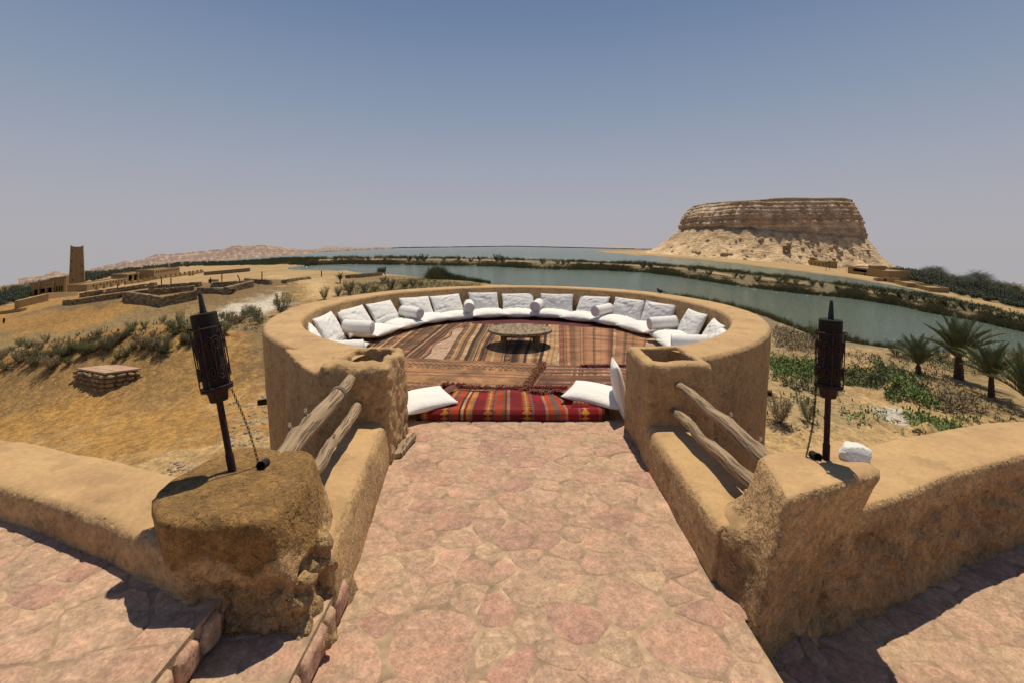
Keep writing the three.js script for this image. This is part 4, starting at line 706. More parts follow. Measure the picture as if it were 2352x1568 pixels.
// ------------------------------------------------------------------ log rails
function log(label, a, b, r0, r1, seed, wob, knots, bound) {   // from a (near) to b (far)
  const n = 64, sides = 18, pos = [], uv = [], idx = [], A = V(...a), B = V(...b), dir = B.clone().sub(A).normalize(), up = new THREE.Vector3(0, 1, 0), sd = new THREE.Vector3().crossVectors(dir, up).normalize(), nu = new THREE.Vector3().crossVectors(sd, dir), L = A.distanceTo(B), centre = (t) => A.clone().lerp(B, t).addScaledVector(sd, wob * (n3(t * 3.2, seed, 1) + 0.4 * n3(t * 8, seed, 2))).addScaledVector(nu, wob * 0.9 * (n3(t * 3, seed, 5) + 0.4 * n3(t * 9, seed, 6)));
  for (let j = 0; j <= n; j++) { const t = j / n, c = centre(t); for (let i = 0; i <= sides; i++) { const th = i / sides * 2 * PI; let r = lerp(r0, r1, t) * (1 + 0.14 * n3(cos(th) * 1.2, sin(th) * 1.2, t * 7 + seed) + 0.05 * n3(cos(th) * 5, sin(th) * 5, t * 3 + seed)); for (const k of knots) r += 0.30 * r0 * exp(-(((t - k[0]) * L / 0.05) ** 2) - ((th - k[1]) / 0.8) ** 2); const p = c.clone().addScaledVector(sd, r * cos(th)).addScaledVector(nu, r * sin(th)); pos.push(p.x, p.y, p.z); uv.push(i / sides, t * L * 0.9); const o = j * (sides + 1) + i; if (i < sides && j < n) idx.push(o, o + sides + 1, o + 1, o + 1, o + sides + 1, o + sides + 2); } }
  for (const [j, flip] of [[0, 0], [n, 1]]) { const c = centre(j / n), o = pos.length / 3; pos.push(c.x, c.y, c.z); uv.push(0.5, 0.5); for (let i = 0; i < sides; i++) { const q = j * (sides + 1) + i; flip ? idx.push(o, q, q + 1) : idx.push(o, q + 1, q); } }
  const g = thing('log_rail', label, 'log rail'); mesh('trunk', geo(pos, idx, uv), M.log, g);
  for (const k of knots) { const c = centre(k[0]), dd = sd.clone().multiplyScalar(cos(k[1])).addScaledVector(nu, sin(k[1])); mesh('stub', tube([c.clone().addScaledVector(dd, r0 * 0.6), c.clone().addScaledVector(dd, r0 * 1.35), c.clone().addScaledVector(dd, r0 * 1.7).addScaledVector(dir, 0.02)], r0 * 0.2, 6, 7), M.log, g); }
  if (bound) for (let q = 0; q < 3; q++) { const c = centre(bound + q * 0.012), rr = lerp(r0, r1, bound) * 1.10; mesh('binding', tube(Array.from({ length: 14 }, (_, i) => c.clone().addScaledVector(sd, rr * cos(i / 14 * 2 * PI)).addScaledVector(nu, rr * sin(i / 14 * 2 * PI)).addScaledVector(dir, 0.012 * sin(i / 14 * 2 * PI))), 0.006, 30, 6, true), M.rope, g); }
}
log('thick pale upper log rail bound with cord, left of the walkway', [-1.235, 0.60, 2.50], [-1.285, 0.70, 3.86], 0.060, 0.043, 1.5, 0.022, [[0.22, 2.2], [0.36, 2.0]], 0.70);
log('thin crooked lower log rail, left of the walkway', [-1.075, 0.50, 2.45], [-1.235, 0.485, 3.86], 0.036, 0.038, 4.2, 0.035, [[0.4, 1.2]]);
log('upper log rail with short branch stubs, right of the walkway', [1.50, 0.50, 2.50], [1.365, 0.615, 3.99], 0.050, 0.037, 7.7, 0.02, [[0.45, 1.3], [0.25, 1.0]]);
log('gnarled lower log rail near the walkway floor, right side', [1.36, 0.42, 2.44], [1.335, 0.395, 3.99], 0.043, 0.036, 9.1, 0.04, [[0.5, 1.1], [0.78, 0.6]]);

// ------------------------------------------------------------------ oil lamps on poles
function lamp(label, at, lean, H) {
  const t = thing('oil_lamp', label, 'lamp', 'wrought iron lamps on the gate pillars', V(...at)); t.rotation.set(lean[1], lean[2] ?? 0, lean[0], 'ZXY');
  const lathe = (p, n = 28) => new THREE.LatheGeometry(p.map(([r, y]) => new THREE.Vector2(r, y)), n);
  mesh('pole', merge([new THREE.CylinderGeometry(0.0175, 0.018, 0.42, 16).translate(0, 0.19, 0), new THREE.CylinderGeometry(0.0215, 0.0215, 0.13, 16).translate(0, 0.045, 0)]), M.rust, t);
  const cup = mesh('cup', lathe([[0.0, 0.355], [0.042, 0.355], [0.047, 0.362], [0.052, 0.395], [0.060, 0.402], [0.082, 0.408], [0.083, 0.418], [0.078, 0.42], [0, 0.42]]), M.rust, t);
  const tank = mesh('tank', lathe([[0, 0.415], [0.064, 0.415], [0.066, 0.42], [0.066, 0.70], [0.0675, 0.705], [0.0675, 0.755], [0.066, 0.762], [0.058, 0.765], [0, 0.762]]), M.iron, t);
  mesh('wick_spout', lathe([[0.0185, 0.755], [0.017, 0.775], [0.0105, 0.85], [0.008, 0.862], [0, 0.864]], 16), M.soot, t);
  const ring = (y, r) => tube(Array.from({ length: 28 }, (_, i) => new THREE.Vector3(r * cos(i / 28 * 2 * PI), y, r * sin(i / 28 * 2 * PI))), 0.0038, 56, 6, true);
  const cage = mesh('cage', merge([ring(0.425, 0.081), ring(0.695, 0.081)]), M.cage, t);
  const N = 5; for (let k = 0; k < N; k++) { const a = k / N * 2 * PI + 0.35; mesh('bar', new THREE.CylinderGeometry(0.0032, 0.0032, 0.272, 7).translate(0.081 * cos(a), 0.56, 0.081 * sin(a)), M.cage, cage);
    const hook = tube([[0.068, 0.70], [0.088, 0.705], [0.092, 0.693], [0.086, 0.685]].map(([r, y]) => new THREE.Vector3(r * cos(a), y, r * sin(a))), 0.003, 10, 5); mesh('hook', hook, M.iron, cage);
    // two S scrolls fill each bay of the cage
    for (const mir of [1, -1]) { const c = [], mid = a + PI / N; for (let i = 0; i <= 16; i++) { const q = 1 - i / 16, th = q * 0 + (1 - q) * 0; const w = (i / 16) * 3.6 * PI, rad = 0.006 + 0.020 * (1 - i / 16); c.unshift([mir * (0.019 - rad * cos(w) * 0.9), 0.622 + rad * sin(w) * 1.4]); }
      const lower = []; for (let i = 0; i <= 16; i++) { const w = (i / 16) * 3.6 * PI, rad = 0.006 + 0.020 * (1 - i / 16); lower.push([mir * (0.024 - rad * cos(w) * 0.9), 0.495 - rad * sin(w) * 1.4]); }
      const pts = [...c, [mir * -0.006, 0.585], [mir * -0.001, 0.555], [mir * 0.0, 0.53], ...lower].map(([s, y]) => new THREE.Vector3(0.0805 * cos(mid + s / 0.081), y, 0.0805 * sin(mid + s / 0.081))); mesh('scroll', tube(pts, 0.0032, 90, 5), M.cage, cage); }
  }
  t.scale.set(0.80 * H / 0.864, H / 0.864, 0.80 * H / 0.864); return t;
}
const lampL = lamp('leaning iron oil lamp in a scrollwork cage on the oil-stained pillar', [-1.362, 0.62, 2.34], [0.195, -0.02, 0.2], 0.92);
const lampR = lamp('upright iron oil lamp in a scrollwork cage beside the white rock', [1.705, 0.565, 2.60], [-0.035, 0.0, 0.9], 0.89);
// snuffer caps on chains, hung from the cages
function snuffer(label, from, to) {
  const A = V(...from), B = V(...to), g = thing('snuffer_chain', label, 'chain'), n = 34, link = new THREE.TorusGeometry(0.0062, 0.0015, 5, 10).scale(1, 1.5, 1);
  for (let i = 0; i < n; i++) { const t = (i + 0.5) / n, p = A.clone().lerp(B, t); p.x += 0.012 * sin(t * PI); const m = mesh('link', link, M.iron, g); m.position.copy(p); m.quaternion.setFromUnitVectors(new THREE.Vector3(0, 1, 0), B.clone().sub(A).normalize()); m.rotateY(i % 2 ? PI / 2 + 0.3 : 0.3); m.scale.set(0.8, 1.2, 0.8); }
  const cap = new THREE.LatheGeometry([[0.0, 0.004], [0.018, 0.004], [0.020, 0.0], [0.0205, 0.05], [0.023, 0.052], [0.023, 0.055], [0.018, 0.055], [0.017, 0.008], [0, 0.008]].map(([r, y]) => new THREE.Vector2(r, y)), 18).rotateX(PI / 2 - 0.1);
  const m = mesh('cap', cap, M.iron, g); m.position.copy(B).add(new THREE.Vector3(0.035, 0.012, -0.005)); mesh('ring', tube([B.clone(), B.clone().add(new THREE.Vector3(0.012, -0.004, 0.006)), B.clone().add(new THREE.Vector3(0.03, 0.004, 0))], 0.003, 12, 5), M.iron, g);
}
for (const l of [lampL, lampR]) l.updateMatrixWorld();
const hang = (l, x) => { const a = 0.2 * 0, p = l.localToWorld(new THREE.Vector3(0, 0.42, 0)); return [p.x + x, p.y, -p.z + 0.0]; };
snuffer('rusty chain with snuffer cap hanging from the leaning lamp', hang(lampL, 0.068), [-1.27, 0.655, 2.40]);
snuffer('rusty chain with snuffer cap hanging from the upright lamp', hang(lampR, -0.068), [1.61, 0.60, 2.62]);

// white rock, driftwood, loose bits
const faceted = (seed, sx, sy, sz, cut = 9) => { const r = rng(seed), pl = []; for (let i = 0; i < cut; i++) { const a = r() * 2 * PI, b = (r() - 0.35) * PI * 0.8; pl.push([cos(a) * cos(b), sin(b), sin(a) * cos(b), 0.5 + 0.26 * r()]); } const g = new THREE.IcosahedronGeometry(1, 5), p = g.attributes.position; for (let i = 0; i < p.count; i++) { let x = p.getX(i), y = p.getY(i), z = p.getZ(i), k = 1; for (const [a, b, c, d] of pl) { const q = a * x + b * y + c * z; if (q > d) k = min(k, d / q); } k *= 1 + 0.02 * n3(x * 4 + seed, y * 4, z * 4); p.setXYZ(i, x * k * sx, y * k * sy, z * k * sz); } g.computeVertexNormals(); return g; };
{ const t = thing('white_rock', 'broken white limestone rock lying on the right gate pillar', 'rock', null, V(1.865, 0.625, 2.62)); mesh('stone', boxUV(faceted(4, 0.115, 0.078, 0.10, 22)), M.chalk, t); t.rotation.y = 0.4; }
{
  const g = thing('driftwood', 'split piece of driftwood on the floor by the crumbling hollow pillar', 'wood');
  const s = new THREE.Shape([[0, 0], [0.05, 0.02], [0.07, 0.18], [0.10, 0.36], [0.085, 0.40], [0.05, 0.30], [0.01, 0.24], [-0.01, 0.1]].map(([x, y]) => new THREE.Vector2(x, y))); mesh('piece', new THREE.ExtrudeGeometry(s, { depth: 0.03, bevelEnabled: true, bevelSize: 0.008, bevelThickness: 0.008, bevelSegments: 2 }).rotateX(-PI / 2 + 0.06).translate(-0.965, 0.012, -3.93), M.log, g);
  const r = rng(17), list = []; for (let i = 0; i < 60; i++) { const q = 0.006 + 0.016 * r() * r(); list.push(faceted(i, q, q * 0.6, q, 5).translate(-0.93 - 0.09 * r(), 0.004, -(4.0 + 0.62 * r()))); }
  tag(mesh('floor_rubble', boxUV(merge(list)), M.adobe), 'crumbs of fallen mud plaster along the crumbling pillar foot', 'rubble', null, 'stuff');
}
{ // a dark bird on the far wall top
  const [x, f] = onRing(ringAngle(1512, 0.25, 0.85), 0.2), g = thing('bird', 'small black bird perched on the far right wall top', 'bird', null, V(x, 0.765, f)); g.rotation.y = -0.6; g.scale.setScalar(0.75);
  const d = (px, py, pf) => { let s = lump(px, py, pf, [0, 0.065, 0], [0.075, 0.045, 0.042]); s = smin(s, lump(px, py, pf, [-0.06, 0.115, 0], [0.03, 0.028, 0.026]), 0.03); s = smin(s, lump(px, py, pf, [0.105, 0.05, 0], [0.07, 0.012, 0.02]), 0.02); s = smin(s, lump(px, py, pf, [-0.098, 0.112, 0], [0.022, 0.007, 0.007]), 0.008); for (const k of [-1, 1]) s = smin(s, lump(px, py, pf, [0.0, 0.015, k * 0.018], [0.005, 0.03, 0.005]), 0.006); return s; };
  mesh('body', skin([-0.14, -0.02, -0.07], [0.2, 0.17, 0.07], 0.006, d), M.soot, g);
}
// ------------------------------------------------------------------ plants
const G = { olive: leafMat(0.12, 0.122, 0.042), grey: leafMat(0.135, 0.145, 0.055), dark: leafMat(0.065, 0.08, 0.034), green: leafMat(0.11, 0.165, 0.03), dry: leafMat(0.23, 0.17, 0.085), reed: leafMat(0.15, 0.145, 0.06), reedDark: leafMat(0.155, 0.13, 0.058), palm: leafMat(0.095, 0.112, 0.045), palmDark: leafMat(0.04, 0.055, 0.028), twig: mat({ color: rgb(0.16, 0.11, 0.065) }), bark: mat({ color: rgb(0.15, 0.105, 0.065), map: woodTint, bumpMap: woodRelief, bumpScale: 0.03 }) };
function leaves(list, size, r, elong = 2.2) {   // list of points -> little pointed leaf faces
  const pos = [], idx = [];
  for (const p of list) { const a = r() * 2 * PI, b = (r() - 0.35) * PI * 0.8, s = size * (0.6 + 0.8 * r()), d = new THREE.Vector3(cos(a) * cos(b), sin(b), sin(a) * cos(b)), w = new THREE.Vector3(-sin(a), (r() - 0.5) * 0.8, cos(a)).normalize(), o = pos.length / 3; const q = [[0, 0], [0.45, 0.5], [1, 0], [0.45, -0.5]]; for (const [t, k] of q) pos.push(p.x + d.x * s * elong * t + w.x * s * k, p.y + d.y * s * elong * t + w.y * s * k, p.z + d.z * s * elong * t + w.z * s * k); idx.push(o, o + 1, o + 2, o, o + 2, o + 3); }
  return geo(pos, idx);
}
// a shrub one metre high: stems fanning from the foot, leaves clustered along them
function shrubKind(seed, n, leaf, spread, stems, upright) {
  const r = rng(seed), pts = [], st = [];
  for (let k = 0; k < stems; k++) {
    const a = r() * 2 * PI, out = spread * (0.25 + 0.75 * sqrt(r())), h = (0.55 + 0.45 * r()) * (1 - 0.35 * out / spread * (1 - upright)), c = [];
    for (let i = 0; i <= 5; i++) { const t = i / 5; c.push(new THREE.Vector3(cos(a) * out * pow(t, 0.8) + 0.05 * (r() - 0.5), h * t, sin(a) * out * pow(t, 0.8) + 0.05 * (r() - 0.5))); }
    const cv = new THREE.CatmullRomCurve3(c); st.push(new THREE.TubeGeometry(cv, 5, 0.006, 3));
    const m = n / stems; for (let i = 0; i < m; i++) { const t = 0.18 + 0.82 * pow(r(), 0.75), p = cv.getPoint(t), w = 0.13 * (0.4 + 0.6 * sin(t * PI)); p.x += (r() + r() - 1) * w; p.y += (r() + r() - 1) * w * 0.8; p.z += (r() + r() - 1) * w; if (p.y > 0) pts.push(p); }
  }
  return { foliage: leaves(pts, leaf, r), stems: merge(st) };
}
const nearShrubs = [1, 2, 3, 4].map((s) => shrubKind(s, 3600, 0.017, 0.46, 30, 0.75)), midShrubs = [5, 6, 7].map((s) => shrubKind(s, 520, 0.038, 0.55, 13, 0.4)), farShrubs = [8, 9, 10].map((s) => shrubKind(s, 620, 0.05, 0.52, 14, 0.3));
const rs = rng(404);
const kinds = new Map();
function shrub(u, v, hpx, label, group, material, wide = 1, lod = 1, name = 'desert_shrub') {
  const p = site(u, v), h = hpx * perPx(p), set = lod === 0 ? nearShrubs : lod === 1 ? midShrubs : farShrubs, k = rs() * set.length | 0, key = name + lod + k + material.uuid;
  let g = kinds.get(key);
  if (!g) { g = thing(name, label, 'shrub', group); mesh('foliage', set[k].foliage, material, g); mesh('stem', set[k].stems, G.twig, g); kinds.set(key, g); } else { g = copyOf(g, label, group); if (!group) delete g.userData.group; }
  g.position.copy(p).add(new THREE.Vector3(0, -0.03 * h, 0)); g.rotation.y = rs() * 6.28; g.scale.set(h * wide, h, h * wide); return g;
}
// scrub belt beyond the ochre mound, left
{
  const up = track([[-60, 800], [0, 798], [160, 778], [300, 752], [430, 735], [520, 722], [600, 712]]), low = track([[-60, 872], [0, 866], [200, 836], [400, 808], [520, 765], [600, 745]]);
  for (let i = 0; i < 92; i++) { const u = -40 + 640 * pow((i + rs()) / 92, 1.0), t = rs(), v = lerp(up(u), low(u), t); if (u > 425 && u < 530 && v < 700) continue; shrub(u, v, lerp(21, 38, t) * (0.5 + 0.65 * rs()), 'grey-green desert shrub in the scrub belt beyond the ochre mound', 'shrubs of the left scrub belt', rs() < 0.55 ? G.grey : rs() < 0.6 ? G.olive : G.dry, 0.9 + 0.4 * rs(), 0); }
  shrub(648, 724, 60, 'largest feathery shrub just outside the round parapet, left', null, G.olive, 0.95, 0);
  shrub(376, 812, 42, 'dark green leafy bush at the mound edge beside the leaning lamp', null, G.dark, 1.2, 0);
  shrub(412, 752, 44, 'slender pale shrub standing alone above the leaning lamp cage', null, G.grey, 0.6, 0);
  shrub(632, 700, 12, 'tiny green tuft on the white salt patch', null, G.green, 1.4, 1);
  for (const [u, v, h, w] of [[745, 688, 34, 0.8], [776, 680, 24, 1], [802, 676, 36, 0.9], [838, 672, 22, 1.3], [860, 670, 18, 1.4], [897, 667, 34, 0.9], [930, 663, 20, 1.3], [948, 660, 24, 1.1], [880, 648, 14, 1.6], [965, 658, 16, 1.5]]) shrub(u, v, h, 'olive green shrub just beyond the far left curve of the parapet', 'shrubs beyond the left curve of the parapet', rs() < 0.5 ? G.olive : G.dark, w, 0);
  shrub(1869, 782, 48, 'grey wispy shrub at the water edge behind the upright lamp', null, G.grey, 0.7, 0);
  shrub(2058, 816, 46, 'rounded dark bush at the water edge beside the smallest date palm', null, G.dark, 1.1, 0);
  for (const [u, v, h, w] of [[2085, 818, 34, 1.3], [2130, 822, 34, 1.4], [2165, 826, 40, 1.3], [2250, 832, 42, 1.3], [2310, 842, 48, 1.2], [2345, 850, 56, 1.1]]) shrub(u, v, h, 'dark waterside bush among the young date palms', 'bushes behind the young date palms', rs() < 0.6 ? G.dark : G.olive, w, 0);
  shrub(1792, 972, 78, 'brown withered bush at the foot of the round wall, right', null, G.dry, 0.95, 0, 'withered_bush');
  shrub(1857, 968, 62, 'grey-green shrub between the withered bush and the upright lamp', null, G.grey, 0.7, 0);
}
// crop beds right of the terrace: low leafy rows nobody could count
function bed(label, material, density, hpx, ...uv) {
  const poly = []; for (let i = 0; i < uv.length; i += 2) { const p = site(uv[i], uv[i + 1]); poly.push([p.x, -p.z]); }
  const xs = poly.map((p) => p[0]), fs = poly.map((p) => p[1]), r = rng(uv[0] * 7 + uv[1] | 0), pts = [], st = [];
  const area = (max(...xs) - min(...xs)) * (max(...fs) - min(...fs)), n = min(5200, area * density * 3.4);
  for (let i = 0; i < n; i++) { const x = lerp(min(...xs), max(...xs), r()), f = lerp(min(...fs), max(...fs), r()); if (inside(x, f, poly) < -0.1 + 0.35 * n3(x * 1.5, 0, f * 1.5)) continue; const y = groundY(x, f), h = hpx * perPx(V(x, y, f)) * (0.35 + 0.9 * r()) * (0.75 + 0.7 * n3(x * 0.9, 6, f * 0.9)); for (let k = 0; k < 9; k++) { const t = r(); pts.push(new THREE.Vector3(x + (r() - 0.5) * 0.16, y + h * t * 0.85, -f + (r() - 0.5) * 0.16)); } }
  if (pts.length) tag(mesh('crop_bed', leaves(pts, 0.042, r, 3.0), material), label, 'plants', null, 'stuff');
}
const Z = (x, y) => [1693.4 + 0.288 * x, 564.5 + 0.288 * y], zz = (...a) => { const o = []; for (let i = 0; i < a.length; i += 2) o.push(...Z(a[i], a[i + 1])); return o; };
bed('bright green leafy bed nearest the round wall', G.green, 26, 22, ...zz(290, 920, 400, 910, 405, 1030, 300, 1040));
bed('green leafy bed behind the upright lamp cage', G.green, 26, 24, ...zz(430, 920, 650, 930, 690, 1060, 430, 1060));
bed('olive grassy bed right of the upright lamp cage', leafMat(0.10, 0.115, 0.03), 26, 26, ...zz(860, 1000, 1010, 990, 1120, 1130, 860, 1110));
bed('largest grassy green bed below the smallest date palm', leafMat(0.095, 0.12, 0.028), 26, 28, ...zz(1060, 990, 1290, 1000, 1480, 1120, 1490, 1175, 1160, 1120));
bed('bright green bed at the corner of the earth banks', G.green, 26, 28, ...zz(1210, 1190, 1420, 1190, 1640, 1280, 1620, 1320, 1240, 1260));
bed('pale dry grass bed below the tallest date palm', G.dry, 22, 30, ...zz(1600, 1200, 1820, 1210, 1920, 1340, 1640, 1330));
bed('patchy green bed just above the right parapet', G.green, 12, 22, ...zz(1340, 1350, 1560, 1380, 1770, 1430, 1740, 1540, 1460, 1500));
bed('sparse weeds along the right garden edge', G.olive, 8, 14, ...zz(1780, 1380, 2150, 1400, 2250, 1450, 1900, 1450));
bed('dull green weeds below the bright bed', G.olive, 14, 16, ...zz(300, 1060, 700, 1080, 830, 1190, 420, 1150));
bed('scattered weeds among the grey garden plots', G.green, 2.2, 12, ...zz(850, 1230, 1300, 1340, 1350, 1490, 1150, 1500, 900, 1420));
bed('dry stubble on the bank behind the round wall', G.dry, 10, 14, ...zz(310, 660, 640, 740, 640, 860, 330, 830));
bed('low scrub grass beyond the round parapet, left', G.olive, 3.2, 9, 770, 682, 800, 655, 960, 642, 1100, 655, 1110, 672, 900, 676);

// reeds: tufts of upright blades at the water's edges
const tuft = (() => { const r = rng(61), pos = [], idx = []; for (let i = 0; i < 26; i++) { const x = (r() - 0.5) * 0.9, z = (r() - 0.5) * 0.5, h = 0.5 + 0.5 * r(), a = r() * PI, w = 0.022, lx = (r() - 0.5) * 0.35, lz = (r() - 0.5) * 0.35, o = pos.length / 3; pos.push(x - cos(a) * w, 0, z - sin(a) * w, x + cos(a) * w, 0, z + sin(a) * w, x + lx * 0.4 + cos(a) * w, h * 0.6, z + lz * 0.4 + sin(a) * w, x + lx * 0.4 - cos(a) * w, h * 0.6, z + lz * 0.4 - sin(a) * w, x + lx, h, z + lz); idx.push(o, o + 1, o + 2, o, o + 2, o + 3, o + 3, o + 2, o + 4); } return geo(pos, idx); })();
function reeds(label, material, count, at) {
  const m = new THREE.InstancedMesh(tuft, material, count), r = rng(count), q = new THREE.Matrix4(), e = new THREE.Euler(), c = new THREE.Color(); m.name = numbered('reed_bed'); m.castShadow = m.receiveShadow = true;
  for (let i = 0; i < count; i++) { const [u, v, hpx, wide] = at(r), p = level(u, v), y = levelAt(...p), P = V(p[0], y - 0.05, p[1]), h = hpx * perPx(P) * (0.6 + 0.6 * r()); q.compose(P, new THREE.Quaternion().setFromEuler(e.set(0, r() * 6.28, 0)), new THREE.Vector3(h * wide, h, h * wide)); m.setMatrixAt(i, q); const k = 0.7 + 0.6 * r(); m.setColorAt(i, c.setRGB(k * (0.9 + 0.3 * r()), k, k * 0.85)); }
  scene.add(m); tag(m, label, 'reeds', null, 'stuff');
}
const pick = (r, a, b) => lerp(a, b, r());
reeds('dense reeds on the near side of the long causeway', G.reedDark, 9000, (r) => { const u = pick(r, 700, 2400); return [u, dikeLow(u) + 1.0 - 0.46 * (dikeLow(u) - dikeTop(u)) * pow(r(), 1.15), lerp(9.5, 17, clamp((u - 1200) / 900)) * (0.75 + 0.5 * n3(u * 0.02, 1, 1)), 0.8]; });
reeds('dark reeds on the far side of the long causeway', G.olive, 2000, (r) => { const u = pick(r, 650, 2400); return [u, dikeTop(u) + 0.3 * (dikeLow(u) - dikeTop(u)) * r(), lerp(6, 11, clamp((u - 1200) / 900)) * (0.6 + 0.6 * (n3(u * 0.012, 4, 1) > -0.1 ? 1 : 0.3)), 1.2]; });
reeds('dark marsh scrub at the left end of the causeway', G.dark, 2200, (r) => { const u = pick(r, 470, 730); return [u, lerp(lakeLeft(min(u, 655)) + 1.5, 612 - (u - 470) * 0.008, r()), 7, 1.4]; });
reeds('thin reeds along the near shore behind the round wall', G.reed, 1500, (r) => { const u = pick(r, 1500, 2060); return [u, shoreNear(u) - 2 + 7 * r(), lerp(14, 22, (u - 1500) / 560) * (0.4 + 0.8 * r()), 0.35]; });
reeds('tall feathery reed clump at the lake edge beyond the parapet', G.reed, 170, (r) => { const u = 975 + 62 * (r() + r()) / 2; return [u, 648 + 6 * r(), 44 * (1 - 0.5 * abs(u - 1003) / 32), 0.55]; });
reeds('lower green reeds trailing right from the tall clump', leafMat(0.085, 0.11, 0.035), 260, (r) => { const u = 1020 + 105 * r(); return [u, 650 + 5 * r(), lerp(28, 9, (u - 1020) / 105), 0.7]; });
reeds('round reed tussock standing in the water', G.olive, 30, (r) => [868 + 14 * r(), 624 + 2.5 * r(), 12, 0.6]);
// bushes along the causeway
{
  const us = [[713, 8], [770, 9], [804, 8], [845, 9], [884, 8], [938, 12], [960, 11], [974, 16], [1020, 9], [1053, 10], [1082, 9], [1103, 11], [1142, 17], [1155, 15], [1247, 13], [1281, 10], [1295, 11], [1305, 9], [1384, 10], [1478, 16], [1494, 14], [1530, 10], [1596, 14], [1585, 11], [1628, 12], [1688, 12], [1705, 10], [1739, 14], [1790, 13], [1806, 15], [1830, 11], [1867, 14], [1890, 12], [1925, 12], [1968, 14], [1990, 16], [2014, 12], [2034, 20], [2072, 17], [2088, 16], [2102, 18], [2128, 15], [2144, 14], [2160, 20], [2174, 16], [2196, 13], [2219, 22], [2234, 17], [2253, 14], [2272, 19], [2305, 21], [2318, 20], [2345, 20]];
  us.forEach(([u, h]) => { const t = (u < 1200 ? 0.35 : 0.3) + 0.2 * rs(); shrub(u, lerp(dikeTop(u), dikeLow(u), t) + 1, h * 1.5, 'dark rounded bush growing on the long causeway', 'bushes along the causeway', rs() < 0.7 ? G.dark : G.olive, 0.95, 2, 'causeway_bush'); });
}
// ------------------------------------------------------------------ date palms
function frondKind(seed, len, droop, n) {   // a rib with leaflets in a shallow V; grows up along +y and bends outward along +x
  const r = rng(seed), rib = []; for (let i = 0; i <= 10; i++) { const t = i / 10, a = droop * t * t; rib.push(new THREE.Vector3(len * (t * 0.18 + 0.55 * droop * t * t), len * (t - 0.30 * droop * t * t * t), 0)); }
  const cv = new THREE.CatmullRomCurve3(rib), pos = [], idx = []; const up = new THREE.Vector3(0, 0, 1);
  for (let i = 0; i < n; i++) for (const s of [-1, 1]) { const t = 0.12 + 0.88 * i / n, p = cv.getPoint(t), tg = cv.getTangent(t), nb = new THREE.Vector3().crossVectors(up, tg).normalize(), L = len * 0.21 * sin(PI * (0.12 + 0.86 * pow(t, 0.8))) * (0.8 + 0.4 * r()), d = tg.clone().multiplyScalar(0.62).addScaledVector(up, s * 0.62).addScaledVector(nb, 0.28 + 0.2 * r()).normalize(), w = tg.clone().multiplyScalar(len * 0.010), o = pos.length / 3; const q = p.clone().addScaledVector(d, L), m = p.clone().addScaledVector(d, L * 0.5); pos.push(p.x - w.x, p.y - w.y, p.z, m.x - w.x, m.y - w.y, m.z, q.x, q.y, q.z, m.x + w.x, m.y + w.y, m.z, p.x + w.x, p.y + w.y, p.z); idx.push(o, o + 1, o + 3, o, o + 3, o + 4, o + 1, o + 2, o + 3); }
  return { leaf: geo(pos, idx), rib: new THREE.TubeGeometry(cv, 10, len * 0.007, 4) };
}
const frondSets = [frondKind(1, 1, 0.22, 34), frondKind(2, 1, 0.42, 34), frondKind(3, 1, 0.5, 34)].map((k) => { const a = prep(k.leaf), b = prep(k.rib); return mergeGeometries([a, b]); });
const stump = (() => { const g = new THREE.CylinderGeometry(0.11, 0.17, 1, 12, 14), p = g.attributes.position; for (let i = 0; i < p.count; i++) { const x = p.getX(i), y = p.getY(i), z = p.getZ(i), th = atan2(z, x), k = 1 + 0.22 * abs(sin(th * 4 + y * 22)) * abs(sin(y * 30)); p.setXYZ(i, x * k, y + 0.5, z * k); } g.computeVertexNormals(); return g; })();
function datePalm(label, u, v, trunkPx, frondPx, n, seed, material = G.palm, fat = 1) {
  const p = site(u, v), px = perPx(p), g = thing('date_palm', label, 'palm', null, p), r = rng(seed), th = trunkPx * px, L = frondPx * px;
  const tr = mesh('trunk', stump, G.bark, g); tr.scale.set(fat * L * 0.55, th * 1.1, fat * L * 0.55); tr.position.y = -0.05;
  for (let i = 0; i < n; i++) { const a = i * 2.399 + r() * 0.4, t = i / n, f = mesh('frond', frondSets[min(2, t * 3.2 | 0)], material, g); f.name = i ? `frond_${String(i).padStart(3, '0')}` : 'frond'; f.position.y = th * 0.95; f.rotation.order = 'YZX'; f.rotation.y = a; f.rotation.z = -(0.02 + 0.62 * pow(t, 1.2) + 0.14 * (r() - 0.5)); f.scale.setScalar(L * (0.75 + 0.35 * r()) * (1 - 0.2 * t)); }
}
datePalm('smallest young date palm at the left of the palm row', 2110, 858, 20, 84, 20, 3, G.palm, 0.8);
datePalm('tallest date palm with wide arching crown', 2203, 870, 46, 118, 28, 5, G.palm, 0.85);
datePalm('date palm with leaning fronds right of the tallest palm', 2278, 912, 44, 108, 23, 8, G.palm, 0.65);
datePalm('date palm cut off by the right edge of the view', 2366, 955, 36, 130, 26, 12, G.palm, 0.6);
datePalm('little date palm on the sand beyond the far left parapet', 781, 651, 7, 22, 18, 15, G.palmDark, 0.8);

